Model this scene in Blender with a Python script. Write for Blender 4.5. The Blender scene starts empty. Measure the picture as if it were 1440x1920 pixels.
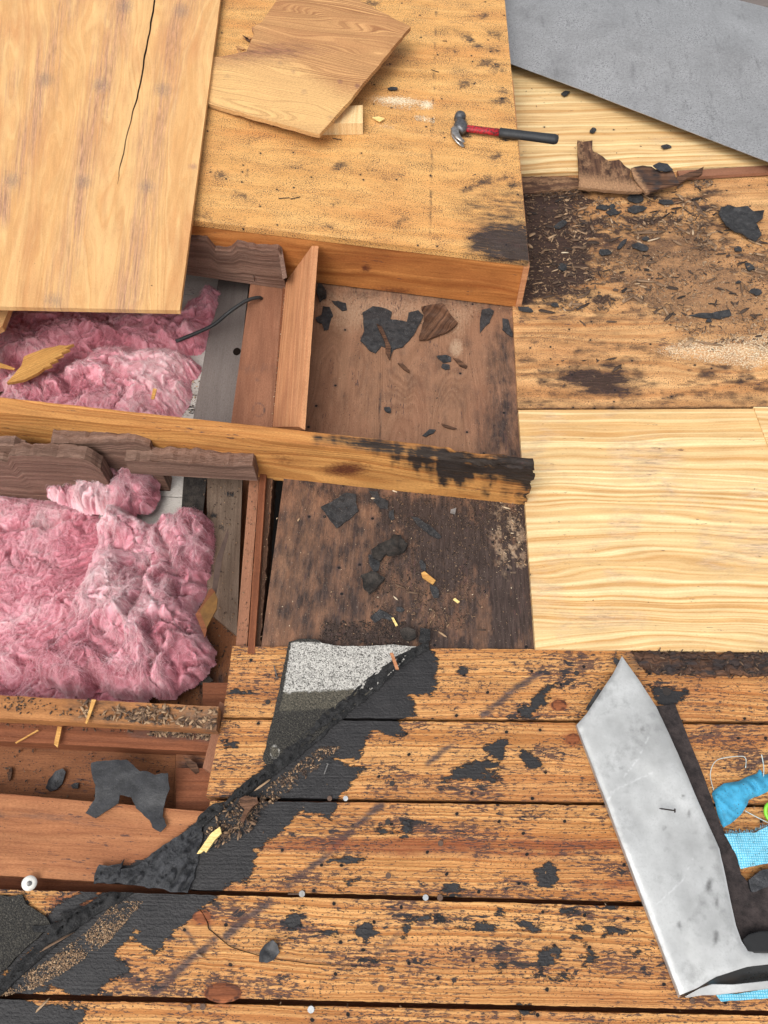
import bpy, math, random
import numpy as np
from mathutils.geometry import delaunay_2d_cdt
from mathutils import Vector
R = math.radians
S = bpy.context.scene
C = S.collection
random.seed(7)
RNG = np.random.default_rng(11)

# ------------------------------------------------------------------ camera, sky, sun, exposure
CAM_H, PITCH, FPX = 1.6, R(30), 1442.0
cd = bpy.data.cameras.new('camera'); cam = bpy.data.objects.new('camera', cd); C.objects.link(cam)
cam.location = (0, 0, CAM_H); cam.rotation_euler = (PITCH, 0, 0)
cd.sensor_fit = 'VERTICAL'; cd.sensor_height = 24; cd.lens = 24*FPX/1920
cd.clip_start = .02; cd.clip_end = 500
S.camera = cam
SUN_EL, SUN_AZ = R(58), R(212)          # azimuth measured from +Y towards +X
world = bpy.data.worlds.new('World'); S.world = world; world.use_nodes = True
wn = world.node_tree; bg = wn.nodes['Background']
sky = wn.nodes.new('ShaderNodeTexSky'); sky.sky_type = 'NISHITA'; sky.sun_disc = False
sky.sun_elevation = SUN_EL; sky.sun_rotation = SUN_AZ; sky.dust_density = 5; sky.air_density = 1; sky.ozone_density = 1
hs = wn.nodes.new('ShaderNodeHueSaturation'); hs.inputs['Saturation'].default_value = .22
wn.links.new(sky.outputs[0], hs.inputs['Color']); wn.links.new(hs.outputs[0], bg.inputs[0])
bg.inputs[1].default_value = .15
sl = bpy.data.lights.new('sun', 'SUN'); sl.energy = 1.1; sl.angle = R(45); sl.color = (1, .96, .9)
sun = bpy.data.objects.new('sun', sl); C.objects.link(sun)
sd = Vector((math.sin(SUN_AZ)*math.cos(SUN_EL), math.cos(SUN_AZ)*math.cos(SUN_EL), math.sin(SUN_EL)))
sun.rotation_euler = sd.to_track_quat('Z', 'Y').to_euler()
S.view_settings.view_transform = 'Standard'; S.view_settings.look = 'None'
S.view_settings.exposure = .36; S.view_settings.gamma = 1
S.render.resolution_x = 768; S.render.resolution_y = 1024

# ------------------------------------------------------------------ helpers
c30, s30 = math.cos(PITCH), math.sin(PITCH)
def Wp(px, py, z=0.0):
    """point of the plane at height z that stands at this place of the photograph"""
    xc = (np.asarray(px, float)-720)/FPX; yc = -(np.asarray(py, float)-960)/FPX
    dy = yc*c30+s30; dz = yc*s30-c30
    t = (z-CAM_H)/dz
    return np.stack([xc*t, dy*t, np.zeros_like(xc)+z], -1)
def PX(P):
    x, y, z = P[..., 0], P[..., 1], P[..., 2]-CAM_H
    yc = y*c30+z*s30; zc = -y*s30+z*c30
    return np.stack([720+FPX*x/-zc, 960-FPX*yc/-zc], -1)

def _h(ix, iy, iz, seed):
    n = (ix*374761393+iy*668265263+iz*2147483647+seed*1274126177) & 0xffffffff
    n = ((n ^ (n >> 13))*1274126177) & 0xffffffff
    n = ((n ^ (n >> 15))*2246822519) & 0xffffffff
    return ((n ^ (n >> 16)) & 0xffff)/65535.0
def vnoise(x, y, z=0.0, seed=0):
    x, y, z = np.broadcast_arrays(np.asarray(x, float), np.asarray(y, float), np.asarray(z, float))
    ix, iy, iz = (np.floor(a).astype(np.int64) for a in (x, y, z))
    fx, fy, fz = x-ix, y-iy, z-iz
    fx, fy, fz = (a*a*a*(a*(a*6-15)+10) for a in (fx, fy, fz))
    def g(a, b, c): return _h(ix+a, iy+b, iz+c, seed)
    l = lambda a, b, t: a+(b-a)*t
    return l(l(l(g(0,0,0), g(1,0,0), fx), l(g(0,1,0), g(1,1,0), fx), fy),
             l(l(g(0,0,1), g(1,0,1), fx), l(g(0,1,1), g(1,1,1), fx), fy), fz)*2-1
def fbm(x, y, z=0.0, o=4, seed=0, gain=.5):
    r = 0; a = 1.0; t = 0
    for k in range(o):
        r = r+a*vnoise(np.asarray(x)*2**k, np.asarray(y)*2**k, np.asarray(z)*2**k, seed+k*17); t += a; a *= gain
    return r/t

# fields in photograph pixels: q is (N,2)
def f_poly(q, pts):
    p = np.asarray(pts, float); d = np.full(len(q), 1e9); ins = np.zeros(len(q), bool)
    for i in range(len(p)):
        a, b = p[i], p[(i+1) % len(p)]; ab = b-a
        t = np.clip(((q-a)@ab)/max(ab@ab, 1e-9), 0, 1)
        d = np.minimum(d, np.linalg.norm(q-a-t[:, None]*ab, axis=1))
        c = (a[1] > q[:, 1]) != (b[1] > q[:, 1])
        with np.errstate(divide='ignore', invalid='ignore'):
            xi = a[0]+(q[:, 1]-a[1])*ab[0]/(ab[1] if ab[1] else 1e-9)
        ins ^= c & (q[:, 0] < xi)
    return np.where(ins, d, -d)
def f_line(q, pts, w=0.0):
    p = np.asarray(pts, float); d = np.full(len(q), 1e9)
    for a, b in zip(p[:-1], p[1:]):
        ab = b-a; t = np.clip(((q-a)@ab)/max(ab@ab, 1e-9), 0, 1)
        d = np.minimum(d, np.linalg.norm(q-a-t[:, None]*ab, axis=1))
    return w-d
def f_ell(q, cx, cy, rx, ry, ang=0):
    c, s = math.cos(R(ang)), math.sin(R(ang)); x = q[:, 0]-cx; y = q[:, 1]-cy
    u = (x*c+y*s)/rx; v = (-x*s+y*c)/ry
    return (1-np.hypot(u, v))*min(rx, ry)
def soft(d, w): return 1/(1+np.exp(-np.clip(d/w, -30, 30)))

def link(name, verts, faces, mat, parent=None, uv=None, attrs=None, smooth=False):
    me = bpy.data.meshes.new(name)
    verts = np.asarray(verts, np.float32)
    if isinstance(faces, np.ndarray) and faces.ndim == 2:
        n, k = faces.shape
        me.vertices.add(len(verts)); me.vertices.foreach_set('co', verts.ravel())
        me.loops.add(n*k); me.loops.foreach_set('vertex_index', faces.astype(np.int32).ravel())
        me.polygons.add(n); me.polygons.foreach_set('loop_start', np.arange(0, n*k, k, dtype=np.int32))
        me.polygons.foreach_set('loop_total', np.full(n, k, np.int32))
        me.update(calc_edges=True)
    else:
        me.from_pydata([tuple(v) for v in verts.tolist()], [], [tuple(f) for f in faces])
    if uv is not None:
        l = me.uv_layers.new(name='UVMap'); vi = np.empty(len(me.loops), np.int32)
        me.loops.foreach_get('vertex_index', vi); l.data.foreach_set('uv', np.asarray(uv, np.float32)[vi].ravel())
    for k, v in (attrs or {}).items():
        a = me.attributes.new(k, 'FLOAT', 'POINT'); a.data.foreach_set('value', np.asarray(v, np.float32))
    if smooth: me.polygons.foreach_set('use_smooth', np.ones(len(me.polygons), bool))
    me.validate(clean_customdata=False)
    o = bpy.data.objects.new(name, me); C.objects.link(o)
    me.materials.append(mat)
    if parent: o.parent = parent
    return o
def tag(o, label, cat, group=None):
    o['label'] = label; o['category'] = cat
    if group: o['group'] = group
    return o
def stuff(o, label, cat):
    o['kind'] = 'stuff'; o['label'] = label; o['category'] = cat; return o
def thing(name, label, cat, loc=(0, 0, 0), group=None):
    o = bpy.data.objects.new(name, None); C.objects.link(o); o.location = loc
    o.empty_display_size = .05
    return tag(o, label, cat, group)
def under(o, p):
    o.parent = p; o.location = -Vector(p.location); return o

def hexa(name, top, bot, mat, res=.006, axis=0, rag=0.0, ragf=40, fields=None, parent=None, seed=0, warp=0.0, holes=None):
    """eight-cornered timber: top, bot = 4 world corners TL TR BR BL; every face a fine grid; axis 0: grain TL->TR, 1: TL->BL"""
    top = np.asarray(top, float); bot = np.asarray(bot, float)
    V = []; U = []; F = []; n0 = 0
    L = max(np.linalg.norm(top[1]-top[0]), np.linalg.norm(top[2]-top[3])); Wd = max(np.linalg.norm(top[3]-top[0]), np.linalg.norm(top[2]-top[1]))
    H = np.linalg.norm(top[0]-bot[0])
    def face(c, l, w, uvf, rl=None, rw=None):
        nonlocal n0
        nu = max(2, int(l/(rl or res))+1); nv = max(2, int(w/(rw or res))+1)
        s, t = np.meshgrid(np.linspace(0, 1, nu), np.linspace(0, 1, nv), indexing='ij'); s = s.ravel(); t = t.ravel()
        P = (1-s)[:, None]*(1-t)[:, None]*c[0]+s[:, None]*(1-t)[:, None]*c[1]+s[:, None]*t[:, None]*c[2]+(1-s)[:, None]*t[:, None]*c[3]
        i, j = np.meshgrid(np.arange(nu-1), np.arange(nv-1), indexing='ij'); a = (i*nv+j).ravel()+n0
        V.append(P); U.append(uvf(s, t)); F.append(np.stack([a, a+1, a+nv+1, a+nv], 1)); n0 += nu*nv
    ax = (lambda u, v: np.stack([u, v], 1)) if axis == 0 else (lambda u, v: np.stack([v, u], 1))
    face([top[0], top[1], top[2], top[3]], L, Wd, lambda s, t: ax(s*L, t*Wd))
    face([top[3], top[2], bot[2], bot[3]], L, H, lambda s, t: ax(s*L, Wd+t*H))
    face([top[1], top[0], bot[0], bot[1]], L, H, lambda s, t: ax((1-s)*L, -t*H))
    face([top[0], top[3], bot[3], bot[0]], Wd, H, lambda s, t: ax(-t*H, s*Wd))
    face([top[2], top[1], bot[1], bot[2]], Wd, H, lambda s, t: ax(L+t*H, (1-s)*Wd))
    face([bot[3], bot[2], bot[1], bot[0]], L, Wd, lambda s, t: ax(s*L, (1-t)*Wd+H+.3), .05, .05)
    V = np.concatenate(V); U = np.concatenate(U)+np.array([seed*3.17 % 11, seed*1.37 % 7]); F = np.concatenate(F)
    q = PX(V)
    if rag:
        n1 = fbm(V[:, 0]*ragf, V[:, 1]*ragf, V[:, 2]*ragf, 3, seed); n2 = fbm(V[:, 0]*ragf+9, V[:, 1]*ragf, V[:, 2]*ragf, 3, seed+5)
        n3 = fbm(V[:, 0]*ragf, V[:, 1]*ragf+7, V[:, 2]*ragf, 3, seed+9)
        V = V+np.stack([n1, n2, n3*.5], 1)*rag
    if warp: V[:, 2] += fbm(V[:, 0]*2.5, V[:, 1]*2.5, 0, 2, seed)*warp
    at = {'tar': np.full(len(V), -40.0), 'stain': np.zeros(len(V)), 'grey': np.zeros(len(V))}
    if fields:
        for k, v in fields(q, V).items(): at[k] = v
    if holes is not None: V = holes(V, q)
    return link(name, V, F, mat, parent, U, at)
def q4(*c):  # pixel corners with heights -> world
    return np.array([Wp(*p) for p in c])
def board(name, c, th, mat, z=None, **k):
    """c: 4 photo points (x,y[,z]) TL TR BR BL of the top face"""
    c = [tuple(p) if len(p) == 3 else (p[0], p[1], z) for p in c]
    top = q4(*c); bot = top.copy(); bot[:, 2] -= th
    return hexa(name, top, bot, mat, **k)

def ragged(pts, amp, step, seed=0, loop=True):
    p = np.asarray(pts, float); out = []
    n = len(p)
    for i in range(n if loop else n-1):
        a, b = p[i], p[(i+1) % n]; m = max(1, int(np.linalg.norm(b-a)/step))
        for k in range(m): out.append(a+(b-a)*k/m)
    out = np.array(out)
    if amp:
        out[:, 0] += fbm(out[:, 0]/step/2.3, out[:, 1]/step/2.3, 0, 3, seed, .65)*amp
        out[:, 1] += fbm(out[:, 0]/step/2.3, out[:, 1]/step/2.3, 5, 3, seed+3, .65)*amp
    return out
def flake(name, pts, z, th, mat, amp=3, step=6, res=.006, zf=None, parent=None, seed=0, fields=None, smooth=True, grain=0):
    """thin piece whose outline is given in photo pixels and which lies at height z with a real thickness; zf(x,y,dEdge)->extra height"""
    o2 = ragged(pts, amp, step, seed); w = Wp(o2[:, 0], o2[:, 1], z)[:, :2]
    lo, hi = w.min(0), w.max(0); res = max(res, .0022)
    gx, gy = np.meshgrid(np.arange(lo[0], hi[0], res), np.arange(lo[1], hi[1], res)); g = np.stack([gx.ravel(), gy.ravel()], 1)
    g = g+RNG.uniform(-.3, .3, g.shape)*res
    if len(g):
        d = f_poly(g, w); g = g[d > res*.45]
    allp = np.concatenate([w, g]); nb = len(w)
    r = delaunay_2d_cdt([Vector(p) for p in allp], [], [list(range(nb))], 1, 1e-6)
    v = np.array([(p.x, p.y) for p in r[0]]); tris = [tuple(f) for f in r[2]]
    d = np.maximum(f_poly(v, w), 0)
    zz = z+(zf(v[:, 0], v[:, 1], d) if zf is not None else 0)
    n = len(v)
    k_ = ((CAM_H-zz)/(CAM_H-z)) if zf is not None else 1.0   # outline stands at its own height
    top = np.stack([v[:, 0]*k_, v[:, 1]*k_, zz+0*v[:, 0]], 1); bot = top.copy(); bot[:, 2] -= th
    ec = {}
    for f in tris:
        for a, b in ((f[0], f[1]), (f[1], f[2]), (f[2], f[0])):
            if (b, a) in ec: ec.pop((b, a))
            else: ec[(a, b)] = 1
    ring = list(ec); m = 0; V = [top, bot]; F = list(tris)+[(a+n, c+n, b+n) for a, b, c in tris]
    base = 2*n; sv = []
    for a, b in ring:
        sv += [top[b], top[a], bot[a], bot[b]]; F.append((base, base+1, base+2, base+3)); base += 4
    V = np.concatenate(V+[np.array(sv)])
    ca, sa = math.cos(R(grain)), math.sin(R(grain))
    U = np.stack([V[:, 0]*ca+V[:, 1]*sa+seed*1.3 % 5, -V[:, 0]*sa+V[:, 1]*ca+V[:, 2]+seed*.7 % 3], 1)
    at = {'tar': np.full(len(V), -40.0), 'stain': np.zeros(len(V)), 'grey': np.zeros(len(V)),
          'edge': np.concatenate([d, d, np.zeros(len(sv))])}
    if fields:
        for k, x in fields(PX(V), V).items(): at[k] = x
    o = link(name, V, F, mat, parent, U, at)
    if smooth:
        me = o.data; f = np.ones(len(me.polygons), bool); f[len(tris)*2:] = False
        if len(f) == len(F): me.polygons.foreach_set('use_smooth', f)
    return o
def loft(name, pts, rad, mat, seg=12, parent=None, up=(0, 0, 1), cap=True, flat=False):
    """tube through world points with (width, height) radii per point"""
    pts = np.asarray(pts, float); n = len(pts); up = np.array(up, float)
    V = []; ang = np.linspace(0, 2*math.pi, seg, endpoint=False)
    for i in range(n):
        t = pts[min(i+1, n-1)]-pts[max(i-1, 0)]; t /= np.linalg.norm(t)+1e-9
        s = np.cross(t, up); s /= np.linalg.norm(s)+1e-9; u = np.cross(s, t)
        r = rad[i] if hasattr(rad[i], '__len__') else (rad[i], rad[i])
        V.append(pts[i]+np.cos(ang)[:, None]*s*r[0]+np.sin(ang)[:, None]*u*r[1])
    V = np.concatenate(V); F = []
    for i in range(n-1):
        for j in range(seg):
            a = i*seg+j; b = i*seg+(j+1) % seg; F.append((a, a+seg, b+seg, b))
    if cap and flat: caps = True
    if cap: F.append(tuple(range(seg))); F.append(tuple(range((n-1)*seg+seg-1, (n-1)*seg-1, -1)))
    return link(name, V, F, mat, parent, smooth=not flat, uv=V[:, :2])

# ------------------------------------------------------------------ materials
class M:
    def __init__(s, name):
        s.m = bpy.data.materials.new(name); s.m.use_nodes = True; s.t = s.m.node_tree
        s.b = s.t.nodes['Principled BSDF']; s.L = s.t.links
    def n(s, kind, **k):
        x = s.t.nodes.new('ShaderNode'+kind)
        for a, b in k.items(): setattr(x, a, b)
        return x
    def put(s, sock, v):
        if isinstance(v, bpy.types.NodeSocket): s.L.new(v, sock)
        elif v is not None:
            if isinstance(v, (tuple, list)) and len(v) == 3 and sock.type == 'RGBA': v = (*v, 1)
            sock.default_value = v
    def uv(s): return s.n('UVMap').outputs[0] if not hasattr(s, '_uv') else s._uv
    def obj(s): return s.n('TexCoord').outputs['Object']
    def at(s, name): return s.n('Attribute', attribute_name=name).outputs['Fac']
    def map(s, v, sc, loc=(0, 0, 0), rot=(0, 0, 0)):
        x = s.n('Mapping'); s.put(x.inputs[0], v); x.inputs[1].default_value = loc; x.inputs[2].default_value = rot; x.inputs[3].default_value = sc; return x.outputs[0]
    def noise(s, v, scale=1, detail=4, rough=.55, dist=0):
        x = s.n('TexNoise'); s.put(x.inputs['Vector'], v); x.inputs['Scale'].default_value = scale; x.inputs['Detail'].default_value = detail
        x.inputs['Roughness'].default_value = rough; x.inputs['Distortion'].default_value = dist; return x.outputs[0]
    def vor(s, v, scale=1, out='Distance', feat='F1', rnd=1, dim='3D'):
        x = s.n('TexVoronoi', feature=feat, voronoi_dimensions=dim); s.put(x.inputs['Vector'], v); x.inputs['Scale'].default_value = scale; x.inputs['Randomness'].default_value = rnd; return x.outputs[out]
    def ma(s, op, a, b=None, c=None, clamp=False):
        x = s.n('Math', operation=op, use_clamp=clamp); s.put(x.inputs[0], a); s.put(x.inputs[1], b); s.put(x.inputs[2], c); return x.outputs[0]
    def mr(s, v, a, b, c=0.0, d=1.0):
        x = s.n('MapRange'); s.put(x.inputs[0], v)
        for i, k in enumerate((a, b, c, d)): s.put(x.inputs[i+1], k)
        return x.outputs[0]
    def mix(s, f, a, b, mode='MIX'):
        x = s.n('Mix', data_type='RGBA', blend_type=mode); s.put(x.inputs[0], f); s.put(x.inputs[6], a); s.put(x.inputs[7], b); return x.outputs[2]
    def ramp(s, f, st):
        x = s.n('ValToRGB'); s.put(x.inputs[0], f); e = x.color_ramp.elements
        while len(e) < len(st): e.new(.5)
        for i, (p, c) in enumerate(st): e[i].position = p; e[i].color = (*c, 1)
        return x.outputs[0]
    def bump(s, h, st=.5, d=.001, nrm=None):
        x = s.n('Bump'); x.inputs['Strength'].default_value = st; x.inputs['Distance'].default_value = d; s.put(x.inputs['Height'], h); s.put(x.inputs['Normal'], nrm); return x.outputs[0]
    def out(s, col, rough=.7, nrm=None, metal=0.0, spec=.3, **k):
        b = s.b; s.put(b.inputs['Base Color'], col); s.put(b.inputs['Roughness'], rough); s.put(b.inputs['Normal'], nrm)
        s.put(b.inputs['Metallic'], metal); s.put(b.inputs['Specular IOR Level'], spec)
        for a, v in k.items(): s.put(b.inputs[a.replace('_', ' ')], v)
        return s.m
def srgb(r, g, b): return tuple((v/255/12.92 if v/255 <= .04045 else ((v/255+.055)/1.055)**2.4) for v in (r, g, b))

TARC = (.021, .022, .026)
def wood(name, light, dark, vein=None, freq=55, cath=0.0, streak=.35, speck=0.0, speck_c=(.03, .026, .028), speck_len=(28, 150),
         stain_c=(.06, .04, .035), grey_c=(.12, .11, .11), dots=0.0, rough=.72, spec=.25, ring=.6, tar_amp=14, bump=.5, blotch=.5, vein_amt=.5, scratches=0.0, wash=None, sharp=.28, dust=0.0, st_map=(14, 60), grey_max=1.0, micro=.5, peppery=.0, gnoise=1.3):
    m = M(name); uv = m.uv()
    sx = m.n('SeparateXYZ'); m.put(sx.inputs[0], uv); u, v = sx.outputs[0], sx.outputs[1]
    big = m.noise(m.map(uv, (1.1, 5.5, 1)), 1, 2, .5)
    wav = m.noise(m.map(uv, (5, 14, 1)), 1, 2, .5)
    f = m.ma('ADD', m.ma('MULTIPLY', v, freq), m.ma('ADD', m.ma('MULTIPLY', big, cath), m.ma('MULTIPLY', wav, 1.1)))
    cv = m.n('CombineXYZ'); m.put(cv.inputs[0], m.ma('MULTIPLY', u, .25)); m.put(cv.inputs[1], f)
    g1 = m.noise(cv.outputs[0], 1, 2, .5)                       # growth rings
    g1 = m.mr(g1, .5-sharp*.5, .5+sharp*.5)
    fib = m.noise(m.map(uv, (7, 420, 1)), 1, 4, .6)             # fibres
    low = m.noise(m.map(uv, (2.2, 7, 1)), 1, 4, .6)
    lum = m.ma('ADD', m.ma('MULTIPLY', g1, ring), m.ma('MULTIPLY', m.mr(fib, .3, .7), 1-ring))
    col = m.mix(lum, dark, light)
    if vein: col = m.mix(m.ma('MULTIPLY', m.mr(low, .48, .68), vein_amt), col, vein)
    mid = m.noise(m.map(uv, (6, 26, 1)), 1, 5, .65)
    col = m.mix(blotch, col, m.mix(m.mr(mid, .3, .7), (.42, .38, .34), (1.12, 1.1, 1.08)), 'MULTIPLY')
    st = m.at('stain'); gr = m.at('grey'); tr = m.at('tar')
    if wash: col = m.mix(m.ma('MULTIPLY', m.mr(m.noise(m.map(uv, (9, 12, 1)), 1, 6, .7), .52, .72), .6), col, wash)
    fine = m.noise(m.map(uv, (60, 240, 1)), 1, 4, .65)
    sm = m.ma('ADD', st, m.ma('MULTIPLY', m.ma('SUBTRACT', m.noise(m.map(uv, (*st_map, 1)), 1, 6, .7), .5), m.ma('MULTIPLY', m.mr(st, 0, .3), 1.9)))
    col = m.mix(m.ma('MULTIPLY', m.mr(sm, .1, .7), .97), col, m.mix(m.mr(m.noise(m.map(uv, (18, 160, 1)), 1, 5, .7), .4, .68), stain_c, tuple(min(1, x*2.6+.004) for x in stain_c)))
    gm = m.ma('ADD', gr, m.ma('MULTIPLY', m.ma('SUBTRACT', m.noise(m.map(uv, (110, 150, 1)), 1, 4, .72), .5), m.ma('MULTIPLY', m.mr(gr, 0, .3), gnoise)))
    col = m.mix(m.ma('MULTIPLY', m.mr(gm, .15, .8), grey_max), col, grey_c)
    mic = m.noise(m.map(uv, (150, 520, 1), (1, 5, 0)), 1, 3, .6)
    col = m.mix(micro, col, m.mix(m.mr(mic, .33, .62), (.55, .48, .42), (1.1, 1.1, 1.1)), 'MULTIPLY')
    pit = m.noise(m.map(uv, (38, 330, 1), (11, 3, 0)), 1, 3, .6)
    col = m.mix(m.ma('MULTIPLY', m.mr(pit, .63, .70), .75*micro+.15), col, tuple(x*.35 for x in dark))
    pl_ = m.at('pale'); pn = m.noise(m.map(uv, (150, 190, 1), (2, 9, 0)), 1, 4, .75)
    palef = m.mr(m.ma('ADD', pl_, m.ma('MULTIPLY', m.ma('SUBTRACT', pn, .5), 2.2)), .45, .75)
    if speck:
        sp = m.noise(m.map(uv, (*speck_len, 1)), 1, 5, .7)
        cl = m.noise(m.map(uv, (6, 17, 1), (3, 1, 0)), 1, 3, .6)
        sp2 = m.ma('ADD', sp, m.ma('MULTIPLY', m.ma('SUBTRACT', cl, .5), .55))
        col = m.mix(m.ma('MULTIPLY', m.mr(sp2, .70-speck*.27, .73-speck*.27), .9), col, m.mix(m.mr(cl, .4, .6), speck_c, (.075, .04, .035)))
        bl = m.noise(m.map(uv, (26, 62, 1), (7, 4, 0)), 1, 5, .68, .6)
        bl = m.ma('ADD', m.ma('ADD', bl, m.ma('MULTIPLY', m.mr(tr, -34, 0), .075)), m.ma('MULTIPLY', m.ma('SUBTRACT', cl, .5), .5))
        blm = m.mr(bl, .79-speck*.22, .81-speck*.22)
        col = m.mix(m.ma('MULTIPLY', blm, .93), col, TARC)
        if peppery:
            pp = m.noise(m.map(uv, (210, 330, 1), (5, 8, 0)), 1, 2, .5)
            pl2 = m.noise(m.map(uv, (9, 22, 1), (1, 8, 0)), 1, 4, .6)
            col = m.mix(m.ma('MULTIPLY', m.mr(m.ma('ADD', pp, m.ma('MULTIPLY', m.ma('SUBTRACT', pl2, .5), .34)), .735-peppery*.14, .765-peppery*.14), .9), col, (.022, .019, .021))
    if dots:
        cellc = m.vor(uv, 15, 'Color', dim='2D'); cd_ = m.vor(uv, 15, 'Distance', dim='2D')
        s2 = m.n('SeparateColor'); m.put(s2.inputs[0], cellc)
        dm = m.ma('MULTIPLY', m.ma('LESS_THAN', m.ma('ADD', cd_, m.ma('MULTIPLY', m.ma('SUBTRACT', fine, .5), .06)), .052), m.ma('LESS_THAN', s2.outputs[0], dots))
        dr = m.ma('MULTIPLY', m.mr(cd_, .14, .04), m.ma('LESS_THAN', s2.outputs[0], dots))
        col = m.mix(m.ma('MULTIPLY', dr, .4), col, (.05, .035, .04))
        col = m.mix(dm, col, (.008, .007, .007))
    if scratches:
        sc = m.vor(m.map(uv, (14, 60, 1), rot=(0, 0, .6)), 1, 'Distance', 'DISTANCE_TO_EDGE')
        sc = m.ma('MULTIPLY', m.ma('LESS_THAN', sc, .012), m.mr(m.noise(m.map(uv, (9, 9, 1)), 1, 2), .55, .65))
        col = m.mix(m.ma('MULTIPLY', sc, scratches), col, dark)
    tn = m.ma('SUBTRACT', m.noise(m.map(uv, (44, 130, 1)), 1, 8, .78), .5)
    tv = m.ma('ADD', tr, m.ma('MULTIPLY', tn, tar_amp*3.4))
    tm = m.mr(tv, -.8, .8)
    tdust = m.mr(m.noise(uv, 420, 3, .7), .64, .72)
    tcol = m.mix(m.ma('MULTIPLY', tdust, .55), m.mix(m.noise(uv, 30, 4), (.010, .010, .011), (.040, .038, .039)), (.16, .15, .14))
    col = m.mix(tm, col, tcol)
    col = m.mix(m.ma('MULTIPLY', palef, m.mr(pl_, 0, .12)), col, (.80, .70, .50))
    if dust:
        dp = m.mr(m.noise(uv, 300, 3, .7), .66, .70); col = m.mix(m.ma('MULTIPLY', dp, dust), col, (.5, .42, .32))
    hb = m.ma('ADD', m.ma('MULTIPLY', g1, .5), m.ma('ADD', m.ma('MULTIPLY', fib, .6), m.ma('MULTIPLY', fine, .5)))
    hb = m.ma('ADD', m.ma('MULTIPLY', hb, m.ma('SUBTRACT', 1, m.ma('MULTIPLY', tm, .7))), m.ma('MULTIPLY', tm, m.ma('ADD', 1.2, m.noise(uv, 180, 3))))
    rg = m.mix(tm, (rough,)*3, (.5,)*3)
    return m.out(col, rg, m.bump(hb, bump, .0018), spec=spec)

W_PLANK = wood('weathered_pine', srgb(226, 174, 112), srgb(166, 104, 52), srgb(160, 96, 58), freq=185, cath=14, speck=.6, speck_len=(60, 230), speck_c=(.045, .034, .034), dots=.5, ring=.68, tar_amp=15, bump=1.0, blotch=.4, vein_amt=.45, scratches=.5, sharp=.2, micro=.4, peppery=.75, grey_c=srgb(132, 68, 42), grey_max=.75, gnoise=.5)
W_PLANK2 = wood('smooth_red_pine', srgb(192, 134, 92), srgb(144, 90, 58), srgb(132, 78, 52), freq=60, cath=9, speck=.25, tar_amp=8, bump=.5, blotch=.5, micro=.5, peppery=.25, grey_max=.6)
W_OLDPLY = wood('weathered_plywood', srgb(231, 184, 118), srgb(204, 148, 84), srgb(198, 130, 72), freq=34, cath=9, speck=.3, speck_len=(170, 300), speck_c=(.07, .045, .035), dots=.2, ring=.45, tar_amp=13, stain_c=srgb(40, 35, 35), grey_c=srgb(40, 38, 46), bump=.6, blotch=.3, scratches=.9, micro=.4, grey_max=.8, peppery=1.1, gnoise=2.2)
W_SHEET = wood('golden_plywood', srgb(226, 186, 130), srgb(206, 154, 98), srgb(188, 130, 86), freq=60, cath=22, speck=0, ring=.6, stain_c=srgb(136, 102, 82), grey_c=srgb(104, 96, 96), bump=.35, blotch=.3, vein_amt=.5, st_map=(2.2, 80), micro=.35, grey_max=.75)
W_OFFCUT = wood('brown_grained_plywood', srgb(214, 166, 112), srgb(146, 100, 64), srgb(172, 120, 80), freq=250, cath=70, speck=.0, ring=.95, stain_c=srgb(112, 78, 58), grey_c=srgb(248, 208, 140), bump=.7, blotch=.25, sharp=.3, grey_max=.42, micro=.5)
W_NEW = wood('fresh_pale_plywood', srgb(240, 218, 168), srgb(198, 148, 88), srgb(226, 194, 138), freq=105, cath=16, speck=.06, ring=.8, stain_c=srgb(150, 128, 104), grey_c=srgb(150, 130, 104), bump=.35, blotch=.35, vein_amt=.5, sharp=.3, dots=.03, micro=.22, peppery=.0)
W_DIRTY = wood('debris_strewn_plywood', srgb(230, 186, 130), srgb(180, 122, 72), srgb(166, 112, 70), freq=44, cath=12, speck=.25, ring=.65, stain_c=srgb(44, 32, 29), grey_c=srgb(164, 124, 88), bump=.6, blotch=.6, dots=.25, sharp=.36, st_map=(16, 44), grey_max=.8, micro=.5, peppery=.9)
W_BROWN = wood('dusty_brown_plywood', srgb(160, 122, 96), srgb(124, 88, 66), srgb(138, 96, 74), freq=44, cath=56, speck=.2, ring=.6, stain_c=srgb(46, 37, 34), grey_c=srgb(176, 150, 124), bump=.45, blotch=.4, dust=.8, sharp=.4, dots=.15, st_map=(12, 30), grey_max=.8, micro=.4, peppery=.35)
W_JOIST = wood('orange_joist_wood', srgb(206, 140, 78), srgb(154, 90, 42), srgb(136, 72, 36), freq=75, cath=12, speck=.1, ring=.65, stain_c=(.010, .0095, .010), grey_c=srgb(96, 52, 32), bump=.6, blotch=.5, micro=.45)
W_JTOP = wood('golden_joist_wood', srgb(222, 166, 98), srgb(168, 108, 54), srgb(170, 104, 56), freq=70, cath=18, speck=.15, ring=.7, stain_c=(.010, .0095, .010), grey_c=srgb(96, 52, 32), bump=.9, blotch=.5, micro=.5, st_map=(7, 90))
W_LEAN = wood('peach_board_wood', srgb(216, 162, 118), srgb(176, 116, 78), srgb(150, 96, 72), freq=110, cath=5, ring=.5, bump=.35, blotch=.35)
W_DARK = wood('purple_brown_board_wood', srgb(156, 126, 110), srgb(92, 70, 62), srgb(110, 78, 64), freq=120, cath=6, ring=.5, bump=1.4, blotch=.6, dust=.8)
W_LEDGE = wood('brown_ledge_wood', srgb(162, 116, 90), srgb(132, 88, 66), srgb(118, 78, 60), freq=45, cath=10, ring=.4, bump=.35, blotch=.4, dust=.4)
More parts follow.
